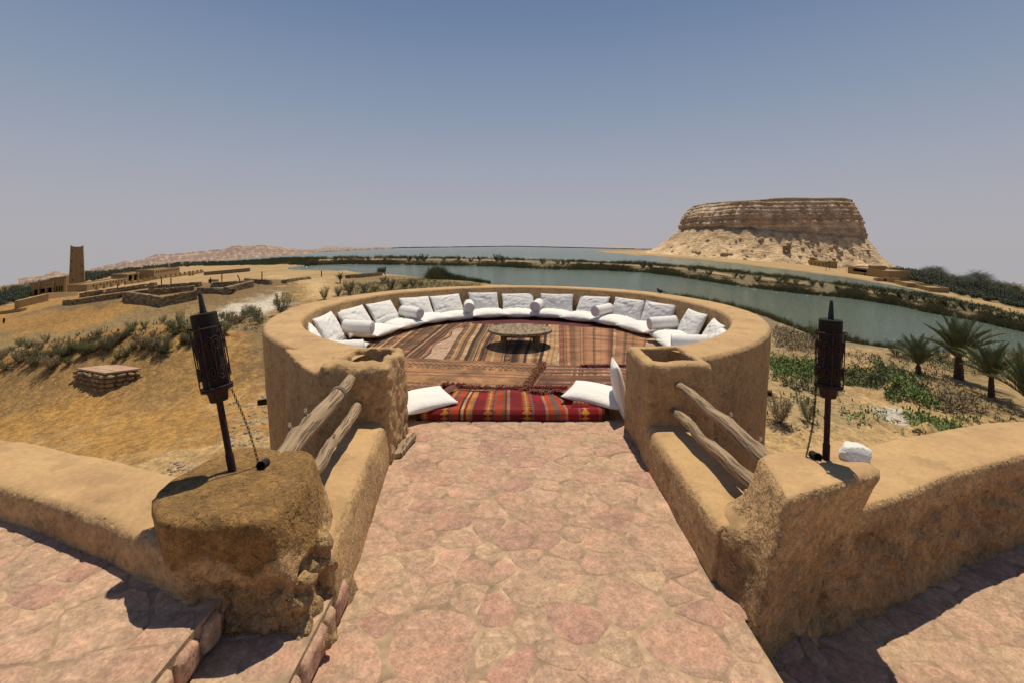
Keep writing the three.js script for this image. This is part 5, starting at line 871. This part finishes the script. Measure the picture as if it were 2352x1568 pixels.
// far groves: whole palms in a handful of kinds, copied
function farPalmKind(seed) { const r = rng(seed), list = []; for (let i = 0; i < 30; i++) { const a = i * 2.399, t = i / 30, f = frondKind(seed + i, 1, 0.5 + t, 11).leaf; f.rotateZ(-(0.1 + 1.35 * t)).rotateY(a).scale(0.46, 0.40, 0.46).translate(0, 0.60, 0); list.push(f); } const c = merge(list); const tr = new THREE.CylinderGeometry(0.014, 0.02, 0.64, 6).translate(0, 0.30, 0); return [c, tr]; }
const farPalms = [31, 57, 83].map(farPalmKind);
const palmProto = [];
function farPalm(u, v, hpx, label, group) { const p = site(u, v), h = hpx * perPx(p), k = rs() * 3 | 0; let g = palmProto[k]; if (!g) { g = palmProto[k] = thing('far_palm', label, 'palm', group); mesh('crown', farPalms[k][0], G.palmDark, g); mesh('trunk', farPalms[k][1], G.bark, g); } else g = copyOf(g, label, group); g.position.copy(p); g.rotation.y = rs() * 6; g.scale.set(h * (0.9 + 0.4 * rs()), h, h * (0.9 + 0.4 * rs())); }
{
  const baseR = track([[2040, 636], [2100, 648], [2150, 664], [2200, 678], [2260, 692], [2352, 712], [2460, 735]]), topR = track([[2040, 618], [2070, 617], [2105, 622], [2140, 612], [2160, 613], [2180, 632], [2210, 632], [2255, 625], [2290, 646], [2340, 655], [2460, 690]]);
  for (let i = 0; i < 74; i++) { const u = 2042 + 400 * (i + rs()) / 74, t = pow(rs(), 0.8), v = lerp(baseR(u) - 4, lerp(baseR(u), topR(u), 0.45), t), h = (v - topR(u)) * (0.72 + 0.3 * rs()); farPalm(u, v, max(14, h * 1.3), 'dark date palm in the grove right of the table mountain', 'palms of the right grove'); }
  for (const [u, v, h] of [[2257, 668, 44], [2140, 652, 42], [2152, 654, 44], [2180, 660, 30], [2210, 668, 38], [2315, 690, 36]]) farPalm(u, v, h, 'taller dark date palm rising above the right grove', 'tall palms of the right grove');
  const thicket = (label, n, at) => { const m = new THREE.InstancedMesh(farShrubs[0].foliage, G.palmDark, n), r = rng(n), q = new THREE.Matrix4(); m.name = numbered('grove_thicket'); m.castShadow = m.receiveShadow = true; for (let i = 0; i < n; i++) { const [u, v, h] = at(r), p = site(u, v), s = h * perPx(p); q.compose(p, new THREE.Quaternion().setFromAxisAngle(new THREE.Vector3(0, 1, 0), r() * 6), new THREE.Vector3(s * 1.3, s, s * 1.3)); m.setMatrixAt(i, q); } scene.add(m); tag(m, label, 'thicket', null, 'stuff'); };
  thicket('dark undergrowth filling the right palm grove', 640, (r) => { const u = 2040 + 420 * r(), t = r(), b = baseR(u); return [u, lerp(b, lerp(b, topR(u), 0.55), t), 13 + 9 * r()]; });
  const baseL = track([[-60, 712], [0, 705], [60, 690], [110, 672], [190, 652], [260, 638], [350, 624], [420, 614], [520, 609], [650, 606]]), topL = track([[-60, 668], [0, 660], [12, 654], [40, 652], [60, 648], [95, 643], [140, 640], [190, 622], [230, 624], [262, 618], [300, 615], [360, 607], [420, 602], [470, 600], [520, 599], [650, 597]]);
  for (let i = 0; i < 84; i++) { const u = -40 + 520 * pow((i + rs()) / 84, 1.15), v = lerp(baseL(u), topL(u), 0.25 + 0.35 * rs()), h = (v - topL(u)) * (0.85 + 0.3 * rs()); farPalm(u, v, max(7, h), 'dark date palm in the belt below the left hills', 'palms of the left belt'); }
  for (const [u, v, h] of [[197, 640, 22], [232, 636, 20], [265, 632, 20], [88, 668, 30], [102, 664, 26]]) farPalm(u, v, h, 'taller date palm standing out of the left palm belt', 'tall palms of the left belt');
  thicket('dark undergrowth of the left palm belt', 620, (r) => { const u = -50 + 660 * pow(r(), 1.1), b = baseL(u), t = r(); return [u, lerp(b, lerp(b, topL(u), 0.6), t), lerp(17, 6, clamp(u / 520)) * (0.7 + 0.5 * r())]; });
  for (const [u, v, h] of [[1898, 622, 24], [1906, 620, 26], [1928, 622, 12], [1945, 624, 18], [1966, 618, 20]]) farPalm(u, v, h, 'dark palm beside the mud houses below the table mountain', 'palms by the houses below the mountain');
}

bed('dry grass and low scrub under the shrubs of the left belt', G.olive, 1.1, 16, 0, 866, -40, 800, 160, 778, 300, 752, 430, 735, 600, 712, 610, 742, 520, 765, 400, 808, 200, 836);
bed('straw-coloured grass among the shrubs of the left belt', G.dry, 0.6, 14, 0, 866, -40, 800, 160, 778, 300, 752, 430, 735, 600, 712, 610, 742, 520, 765, 400, 808, 200, 836);

bed('sparse dry grass tufts over the bank between wall and palms', G.dry, 2.4, 13, ...zz(320, 860, 640, 880, 900, 860, 1400, 900, 1700, 1080, 1400, 1000, 900, 960, 400, 900));
bed('withered grass under the date palms', G.dry, 3.5, 16, ...zz(1480, 1010, 1700, 1060, 1980, 1200, 2250, 1300, 2250, 1420, 1900, 1330, 1600, 1180));
bed('small olive weeds below the garden banks', G.olive, 2.0, 13, ...zz(250, 1180, 480, 1160, 700, 1230, 700, 1420, 460, 1480, 260, 1420));
bed('rough green grass along the water beside the palms', leafMat(0.10, 0.11, 0.038), 7, 24, 2070, 826, 2160, 826, 2260, 836, 2352, 850, 2352, 874, 2250, 860, 2150, 848);
// ------------------------------------------------------------------ buildings, enclosures and poles across the plain
// a building line between two sights; geometry is made in metres along x, up y, towards the viewer z, and follows the slope of the ground
function plot(uL, vL, uR, vR) {
  const a = site(uL, vL), b = site(uR, vR), L = hypot(b.x - a.x, b.z - a.z), slope = (b.y - a.y) / L, px = (perPx(a) + perPx(b)) / 2;
  const place = (g) => { g.position.copy(a); g.rotation.y = -atan2(b.z - a.z, b.x - a.x); return g; };
  const lay = (g) => { const p = g.attributes.position; for (let i = 0; i < p.count; i++) p.setY(i, p.getY(i) + slope * p.getX(i)); g.computeVertexNormals(); return boxUV(g); };
  return { L, px, slope, place, lay, a, b };
}
function pierced(x0, x1, y0, y1, holes, thick, z) {   // a wall with real openings
  const s = new THREE.Shape([[x0, y0], [x1, y0], [x1, y1], [x0, y1]].map(([x, y]) => new THREE.Vector2(x, y)));
  for (const [a, b, c, d] of holes) s.holes.push(new THREE.Path([[a, c], [a, d], [b, d], [b, c]].map(([x, y]) => new THREE.Vector2(x, y))));
  return new THREE.ExtrudeGeometry(s, { depth: thick, bevelEnabled: false }).translate(0, 0, z - thick);
}
const cuboid = (x0, x1, y0, y1, z0, z1) => new THREE.BoxGeometry(x1 - x0, y1 - y0, z1 - z0).translate((x0 + x1) / 2, (y0 + y1) / 2, (z0 + z1) / 2);
function house(name, label, uL, vL, uR, vR, hpx, deep, holes, extra) {
  const q = plot(uL, vL, uR, vR), h = hpx * q.px, g = q.place(thing(name, label, 'building')), L = q.L;
  mesh('front_wall', q.lay(pierced(0, L, -1, h, holes(L, h), 0.35, 0)), M.farAdobe, g);
  mesh('back_wall', q.lay(cuboid(0, L, -1, h, -deep, -deep + 0.3)), M.farAdobe, g);
  for (const x of [0, L - 0.3]) mesh('side_wall', q.lay(cuboid(x + 0.003, x + 0.297, -1, h - 0.01, -deep + 0.3, -0.35)), M.farAdobe, g);
  mesh('roof', q.lay(cuboid(0.25, L - 0.25, h - 0.5, h - 0.3, -deep + 0.2, -0.3)), M.farAdobe, g);
  extra?.(q, g, h, L); return g;
}
const row = (n, x0, x1, frac, y0, y1) => Array.from({ length: n }, (_, i) => { const w = (x1 - x0) / n; return [x0 + w * (i + 0.5 - frac / 2), x0 + w * (i + 0.5 + frac / 2), y0, y1]; });
// the fort by the tower
house('mud_fort', 'mud brick fort with dark portal beside the tall tower', 70, 684, 150, 672, 33, 9, (L, h) => [[L * 0.08, L * 0.2, 0.1, h * 0.5], [L * 0.26, L * 0.40, 0.1, h * 0.5], [L * 0.48, L * 0.63, 0.1, h * 0.52], ...row(3, L * 0.70, L * 0.92, 0.62, h * 0.16, h * 0.52)], (q, g, h, L) => {
  mesh('portal', q.lay(pierced(L * 0.44, L * 0.67, -0.6, h * 0.92, [[L * 0.48, L * 0.63, 0.05, h * 0.5], [L * 0.495, L * 0.53, h * 0.68, h * 0.74], [L * 0.58, L * 0.615, h * 0.68, h * 0.74]], 0.5, 0.62)), M.farAdobe, g);
  mesh('upper_storey', q.lay(cuboid(L * 0.5, L * 0.98, h - 0.3, h * 1.16, -7, -0.4)), M.farAdobe, g);
  for (const x of [0.22, 0.95]) mesh('buttress', q.lay(cuboid(L * x, L * (x + 0.04), -0.6, h * 0.95, 0, 0.45)), M.farAdobe, g);
});
{ // tall tapering watch tower with horned corners
  const p = site(176, 669), px = perPx(p), H = 106 * px, b = 15.0 * px, t = 11.2 * px, g = thing('watch_tower', 'tall tapering mud watch tower with horned corners', 'tower', null, p); g.rotation.y = 0.62 + 0.05; g.rotation.z = 0; 
  const n = 40, pos = [], idx = [], N = 40, loops = [[36, 1], [27, 1], [23, 8], [19, 1], [16, 8], [11, 2]];   // small openings left in the faces
  for (let j = 0; j <= n; j++) { const y = j / n, w = lerp(b, t, pow(y, 0.85)); for (let i = 0; i <= N; i++) { const s = i / N * 4, k = floor(s) % 4, q = (s - floor(s)) * 2 - 1, c = [[q, 1], [1, -q], [-q, -1], [-1, q]][k], rd = 1 - 0.03 * pow(abs(q), 8), horn = j === n ? 0.03 * pow(abs(q), 3) : 0; pos.push(c[0] * w * rd * 0.98 + 0.05 * n3(i, j * 0.7, 3), H * (y + horn) - 0.5, c[1] * w * rd * 0.98 + 0.05 * n3(i, j * 0.7, 9)); const o = j * (N + 1) + i; if (i < N && j < n && !loops.some(([a, c]) => a === j && c === i)) idx.push(o, o + N + 1, o + 1, o + 1, o + N + 1, o + N + 2); } }
  const sh = mesh('shaft', boxUV(geo(pos, idx)), M.farAdobe, g); g.children[0].material = M.tower = mat({ color: rgb(0.46, 0.31, 0.15), map: adobeTint, bumpMap: adobeRelief, bumpScale: 0.02, side: THREE.DoubleSide });
  mesh('roof', box(t * 1.7, 0.3, t * 1.7, 0, H * 0.93, 0), M.farAdobe, g);
  g.rotation.y = 0.70; g.rotation.order = 'ZYX'; 
}
function mudWall(name, label, hpx, thick, cat, pts, m = M.farAdobe) {   // plain mud wall along sights
  const g = thing(name, label, cat); for (let i = 2; i < pts.length; i += 2) { const q = plot(pts[i - 2], pts[i - 1], pts[i], pts[i + 1]), k = q.place(new THREE.Group()), gg = q.lay(cuboid(-0.1, q.L + 0.1, -0.8, hpx * q.px, -thick + 0.004 * i, 0.004 * i)); k.updateMatrix(); mesh('wall', gg.applyMatrix4(k.matrix), m, g); }
}
mudWall('precinct_wall', 'plain mud wall in front of the fort, at the left edge', 17, 0.5, 'wall', [44, 708, 108, 692]);
mudWall('precinct_wall', 'lower mud wall running on from the fort to the tower foot', 12, 0.5, 'wall', [108, 690, 178, 679]);
mudWall('precinct_wall', 'short ruined mud wall at the far left edge of the plain', 7, 0.5, 'wall', [-10, 724, 46, 716]);
// long ruined range, open colonnade and the range with small square windows
house('ruined_range', 'long roofless ruined mud range right of the tower', 199, 668, 292, 650, 13, 4, (L, h) => row(11, L * 0.1, L * 0.95, 0.5, h * 0.3, h * 0.75));
house('colonnade', 'open-fronted mud building with five tall dark bays', 291, 650, 352, 640, 19, 4.5, (L, h) => row(5, L * 0.03, L * 0.98, 0.74, 0.1, h * 0.84));
house('long_house', 'mud building with a row of small square windows under the roof', 353, 641, 412, 631, 19, 5, (L, h) => row(12, L * 0.04, L * 0.97, 0.5, h * 0.58, h * 0.85));
{ // balustrade of square posts
  const q = plot(216, 667, 468, 626), g = q.place(thing('balustrade', 'long mud balustrade with square posts across the left plain', 'fence')), h = 9 * q.px;
  mesh('low_wall', q.lay(cuboid(q.L * 0.22, q.L, -0.8, h * 0.45, -0.35, 0)), M.farAdobe, g); mesh('rail', q.lay(cuboid(0, q.L, h * 0.62, h * 0.74, -0.25, -0.1)), M.farAdobe, g);
  for (let i = 0; i < 20; i++) { const x = q.L * (i + 0.4) / 20, m = mesh('post', q.lay(cuboid(x - 0.28, x + 0.28, -0.6, h, -0.43, 0.06)), M.farAdobe, g); m.name = i ? `post_${String(i).padStart(3, '0')}` : 'post'; }
}
for (const [u, v] of [[436, 634], [443, 633]]) { const p = site(u, v), px = perPx(p); const g = thing('gate_pier', 'pale tapering mud gate pier past the square-windowed building', 'pillar', 'pair of gate piers', p); mesh('shaft', new THREE.CylinderGeometry(1.6 * px, 2.6 * px, 11 * px, 4).rotateY(0.6).translate(0, 5 * px, 0), M.farAdobe, g); }
// dry stone enclosures: courses of small stones over a core
const fieldStone = [mat({ color: rgb(0.42, 0.30, 0.16), map: stoneTint }), mat({ color: rgb(0.34, 0.24, 0.13), map: stoneTint })];
const runStone = mat({ vertexColors: true }), tone = (g, r) => { const k = 0.5 + 0.9 * r(), n = g.attributes.position.count, c = new Float32Array(n * 3); for (let i = 0; i < n; i++) c.set([0.26 * k, 0.185 * k, 0.10 * k], i * 3); g.setAttribute('color', new THREE.BufferAttribute(c, 3)); return g; };
function stoneRun(g, q, hpx, r) {
  const L = q.L, h = hpx * q.px, k = q.place(new THREE.Group()); k.updateMatrix();
  mesh('core', q.lay(cuboid(0, L, -0.8, h - 0.05, -0.42, -0.08)).applyMatrix4(k.matrix), fieldStone[1], g);
  const list = []; for (let y = -0.2; y < h; y += 0.17) for (let x = 0; x < L; ) { const w = 0.16 + 0.24 * r(); for (const z of [-0.03, -0.45]) { const s = new THREE.BoxGeometry(w * 0.93, 0.155, 0.13 + 0.1 * r()).rotateZ((r() - 0.5) * 0.2).rotateY((r() - 0.5) * 0.3); tone(s, r); list.push(s.translate(x + w / 2, y + 0.08 + (r() - 0.5) * 0.04, z)); } if (y + 0.17 >= h) list.push(tone(new THREE.BoxGeometry(w * 0.9, 0.12, 0.5), r).rotateY((r() - 0.5) * 0.4).translate(x + w / 2, y + 0.13 + (r() - 0.5) * 0.08, -0.25)); x += w; }
  tag(mesh('stones', q.lay(merge(list, true)).applyMatrix4(k.matrix), runStone, g), null, null, null, 'stuff');
}
function enclosure(label, hpx, ...pts) { const g = thing('stone_enclosure', label, 'stone wall'), r = rng(pts[0] | 0); for (let i = 2; i < pts.length; i += 2) stoneRun(g, plot(pts[i - 2], pts[i - 1], pts[i], pts[i + 1]), hpx, r); }
enclosure('low dry stone wall nearest the fort', 9, 144, 700, 162, 701, 272, 685);
enclosure('dry stone enclosure with sharp corner in the middle of the left plain', 18, 281, 690, 372, 704, 450, 688);
enclosure('back wall of the middle stone enclosure', 8, 284, 684, 352, 676, 442, 668);
enclosure('dry stone enclosure right of the leaning lamp tip', 11, 452, 672, 524, 676, 581, 660);
enclosure('thin back wall of the right stone enclosure', 5, 484, 659, 575, 655);
enclosure('dry stone wall behind the middle enclosure', 9, 340, 668, 456, 659);
enclosure('long thin dry stone wall before the balustrade', 7, 240, 676, 352, 660);
enclosure('small broken stone wall below the tower', 7, 182, 684, 224, 678);
enclosure('rounded stone bank with a tall pole, beside the track', 9, 560, 650, 618, 654);
enclosure('low stone quay by the lake', 5, 800, 640, 877, 633);
enclosure('stone foundation line across the track', 3, 656, 650, 712, 642);
mudWall('mud_bank', 'brown mud brick ruin line before the marsh', 8, 0.8, 'wall', [468, 633, 570, 624], fieldStone[1]);
for (const [u, v, h, tilt, label] of [[483, 652, 14, 0, 'short wooden post beside a fallen beam on the plain'], [509, 652, 22, 0, 'tall thin wooden pole second from the left of the row'], [550, 652, 20, 0.25, 'wooden pole bent over to the left'], [601, 650, 26, 0, 'tallest wooden pole standing on the rounded bank'], [370, 660, 22, 0, 'thin pole left in front of the square-windowed building'], [392, 656, 18, 0, 'stout pole right in front of the square-windowed building'], [269, 666, 12, 0, 'short pole at the ruined range'], [738, 636, 14, 0, 'lone short pole on the sand spit'], [884, 632, 19, -0.1, 'leaning mooring post at the lake edge']]) {
  const p = site(u, v), px = perPx(p), g = thing('wooden_pole', label, 'pole', null, p), H = h * px, r = 1.15 * px;
  mesh('shaft', tube([new THREE.Vector3(0, -0.3, 0), new THREE.Vector3(tilt * H * -0.15, H * 0.5, 0), new THREE.Vector3(-tilt * H, H, 0)], r, 10, 7), M.darkWood, g);
}
{ const q = plot(485, 650, 502, 647), g = q.place(thing('fallen_beam', 'dark beam lying on the sand beside the short post', 'beam')); mesh('beam', q.lay(cuboid(0, q.L, 0.05, 0.4, -0.3, 0)), M.darkWood, g); }
{ const p = site(8, 742), px = perPx(p), g = thing('stone_marker', 'dark upright marker stone at the far left edge', 'stone', null, p); mesh('stone', boxUV(faceted(21, 3.4 * px, 7 * px, 2.5 * px, 7).translate(0, 5 * px, 0)), M.darkWood, g); }
{ // stone platform on the ochre mound: slabs on a rubble base
  const A = site(177, 872), B = site(240, 898), C = site(322, 864), px = perPx(B), h = 33 * px, g = thing('stone_platform', 'low rubble platform capped with pink slabs on the ochre mound', 'platform'), r = rng(23);
  const y0 = (A.y + B.y + C.y) / 3 - 0.05, e1 = C.clone().sub(B).setY(0), e2 = A.clone().sub(B).setY(0), at = (s, t, y) => B.clone().addScaledVector(e1, s).addScaledVector(e2, t).setY(y0 + y), L1 = e1.length(), L2 = e2.length();
  const prism = (s0, s1, t0, t1, ya, yb) => { const c = [[s0, t0], [s1, t0], [s1, t1], [s0, t1]], pos = []; for (const y of [ya, yb]) for (const [s, t] of c) { const p = at(s, t, y); pos.push(p.x, p.y, p.z); } return boxUV(geo(pos, [0, 1, 5, 0, 5, 4, 1, 2, 6, 1, 6, 5, 2, 3, 7, 2, 7, 6, 3, 0, 4, 3, 4, 7, 4, 5, 6, 4, 6, 7]).toNonIndexed()); };
  const core = prism(0.04, 0.96, 0.04, 0.96, -0.6, h - 0.06); core.computeVertexNormals(); mesh('core', core, fieldStone[1], g);
  for (let i = 0; i < 3; i++) for (let j = 0; j < 2; j++) { const k = prism(i / 3 - 0.015 + 0.012, (i + 1) / 3 + (i === 2 ? 0.02 : 0) - 0.004, j / 2 - (j ? 0 : 0.02) + 0.004, (j + 1) / 2 + (j ? 0.02 : 0), h - 0.05, h + 0.012 * r()); k.computeVertexNormals(); mesh('slab', k, pavers[(i + j * 2) % 4], g); }
  let n = 0; for (const [edge, len] of [[0, L1], [1, L2]]) for (let y = -0.3; y < h - 0.08; y += 0.15) for (let x = 0; x < len; ) { const w = 0.14 + 0.2 * r(), s = (x + w / 2) / len, p = edge ? at(0.0, s, y + 0.06) : at(s, 0.0, y + 0.06); const st = mesh('stone', boxUV(faceted(n % 7 + 30, w * 0.52, 0.085, 0.11, 6)), fieldStone[n % 3 ? 0 : 1], g); st.position.copy(p); st.rotation.y = r() * 0.6 + (edge ? -atan2(e2.z, e2.x) : -atan2(e1.z, e1.x)); st.name = n ? `stone_${String(n).padStart(3, '0')}` : 'stone'; n++; x += w; }
}
// houses below the table mountain
house('mud_house', 'long low mud house with a row of openings on the mountain foot', 1843, 607, 1900, 615, 12, 6, (L, h) => row(6, L * 0.05, L * 0.95, 0.25, h * 0.25, h * 0.6));
house('mud_house', 'large mud compound with veranda and square tower below the mountain', 1948, 628, 2041, 641, 17, 9, (L, h) => [[L * 0.14, L * 0.50, h * 0.42, h * 0.80], [L * 0.43, L * 0.47, 0.05, h * 0.3]], (q, g, h, L) => { mesh('tower_room', q.lay(cuboid(L * 0.5, L * 0.66, h - 0.6, h * 1.45, -5, -0.6)), M.farAdobe, g); });
house('mud_hut', 'small roofless mud hut on the strip by the water', 2026, 646, 2043, 649, 9, 3, (L, h) => [[L * 0.3, L * 0.6, 0, h * 0.6]]);
house('mud_hut', 'low mud building at the right end of the water strip', 2056, 652, 2084, 660, 9, 4, () => []);
house('mud_hut', 'crumbling mud hut at the edge of the right grove', 2104, 662, 2134, 670, 9, 4, (L, h) => row(3, 0.1, L - 0.1, 0.3, h * 0.2, h * 0.6));
house('mud_hut', 'tiny mud block hut beside the compound', 2007, 644, 2014, 646, 6, 2, () => []);
// boulders fallen on the mountain's slope, and a ruined hut among them
{
  const mountain = scene.children.find((o) => o.name === 'table_mountain'), ray = new THREE.Raycaster(), r = rng(88), list = []; mountain.updateMatrixWorld();
  const hit = (u, v) => { const [x, y, f] = line(u, v); ray.set(new THREE.Vector3(0, EYE, 0), new THREE.Vector3(x, y, -f).normalize()); return ray.intersectObject(mountain)[0]?.point; };
  for (let i = 0; i < 230; i++) { const u = 1540 + 470 * r(), v = 548 + 55 * pow(r(), 0.8), p = hit(u, v); if (!p) continue; const s = (0.5 + 2.2 * pow(r(), 4)); const g = faceted(i % 9, s, s * 0.75, s, 7); g.deleteAttribute('uv'); list.push(mergeVertices(new THREE.BufferGeometry().copy(g), 0.3).rotateY(r() * 6).translate(p.x, p.y + s * 0.2, p.z)); }
  tag(mesh('fallen_boulders', boxUV(merge(list)), mat({ color: rgb(0.36, 0.25, 0.15) })), 'brown boulders scattered over the table mountain slope', 'boulders', null, 'stuff');
  const p = hit(1807, 578); if (p) { const g = thing('stone_hut', 'small square stone hut high on the mountain slope', 'building', null, p); g.rotation.y = -0.5; mesh('wall', boxUV(pierced(-2.8, 2.8, -2, 4.6, [[-0.6, 0.6, 0, 2.2]], 0.6, 2.5)), fieldStone[1], g); mesh('side_wall', boxUV(cuboid(-2.8, -2.2, -2, 4.5, -2.5, 1.9)), fieldStone[1], g); mesh('side_wall', boxUV(cuboid(2.2, 2.8, -2, 4.3, -2.5, 1.9)), fieldStone[1], g); mesh('back_wall', boxUV(cuboid(-2.2, 2.2, -2, 4.4, -2.5, -1.9)), fieldStone[1], g); }
}
reeds('thin dark line of trees along the far shore', G.dark, 1500, (r) => { const u = 820 + 720 * r(); return [u, farShore(u) + 0.25, 1.3 + 1.2 * r() * (u < 1000 ? 1.2 : 0.9), 4.5]; });
// loose stones on the ground outside the walls
function scatter(label, n, at, size) { const r = rng(n), list = []; for (let i = 0; i < n; i++) { const [u, v] = at(r), p = site(u, v), s = size * (0.3 + 1.2 * pow(r(), 3)), g = new THREE.IcosahedronGeometry(s, 1), a = g.attributes.position; for (let k = 0; k < a.count; k++) { const q = 1 + 0.5 * n3(a.getX(k) / s * 0.9 + i, a.getY(k) / s * 0.9, a.getZ(k) / s * 0.9); a.setXYZ(k, a.getX(k) * q, a.getY(k) * q * 0.6, a.getZ(k) * q); } g.computeVertexNormals(); list.push(g.translate(p.x, p.y, p.z)); } tag(mesh('loose_stones', boxUV(merge(list)), mat({ color: rgb(0.50, 0.38, 0.24), map: stoneTint })), label, 'stones', null, 'stuff'); }
scatter('loose stones on the ground at the left foot of the round wall', 170, (r) => [520 + 110 * r(), 905 + 130 * r()], 0.07);
scatter('loose stones behind the oil-stained pillar', 60, (r) => [385 + 60 * r(), 1060 + 30 * r()], 0.06);
scatter('pebbles strewn over the ochre mound', 120, (r) => [20 + 480 * r(), 880 + 130 * r()], 0.035);
scatter('clods on the bank right of the round wall', 130, (r) => [1790 + 280 * r(), 800 + 210 * r()], 0.06);

renderer.render(scene, camera);
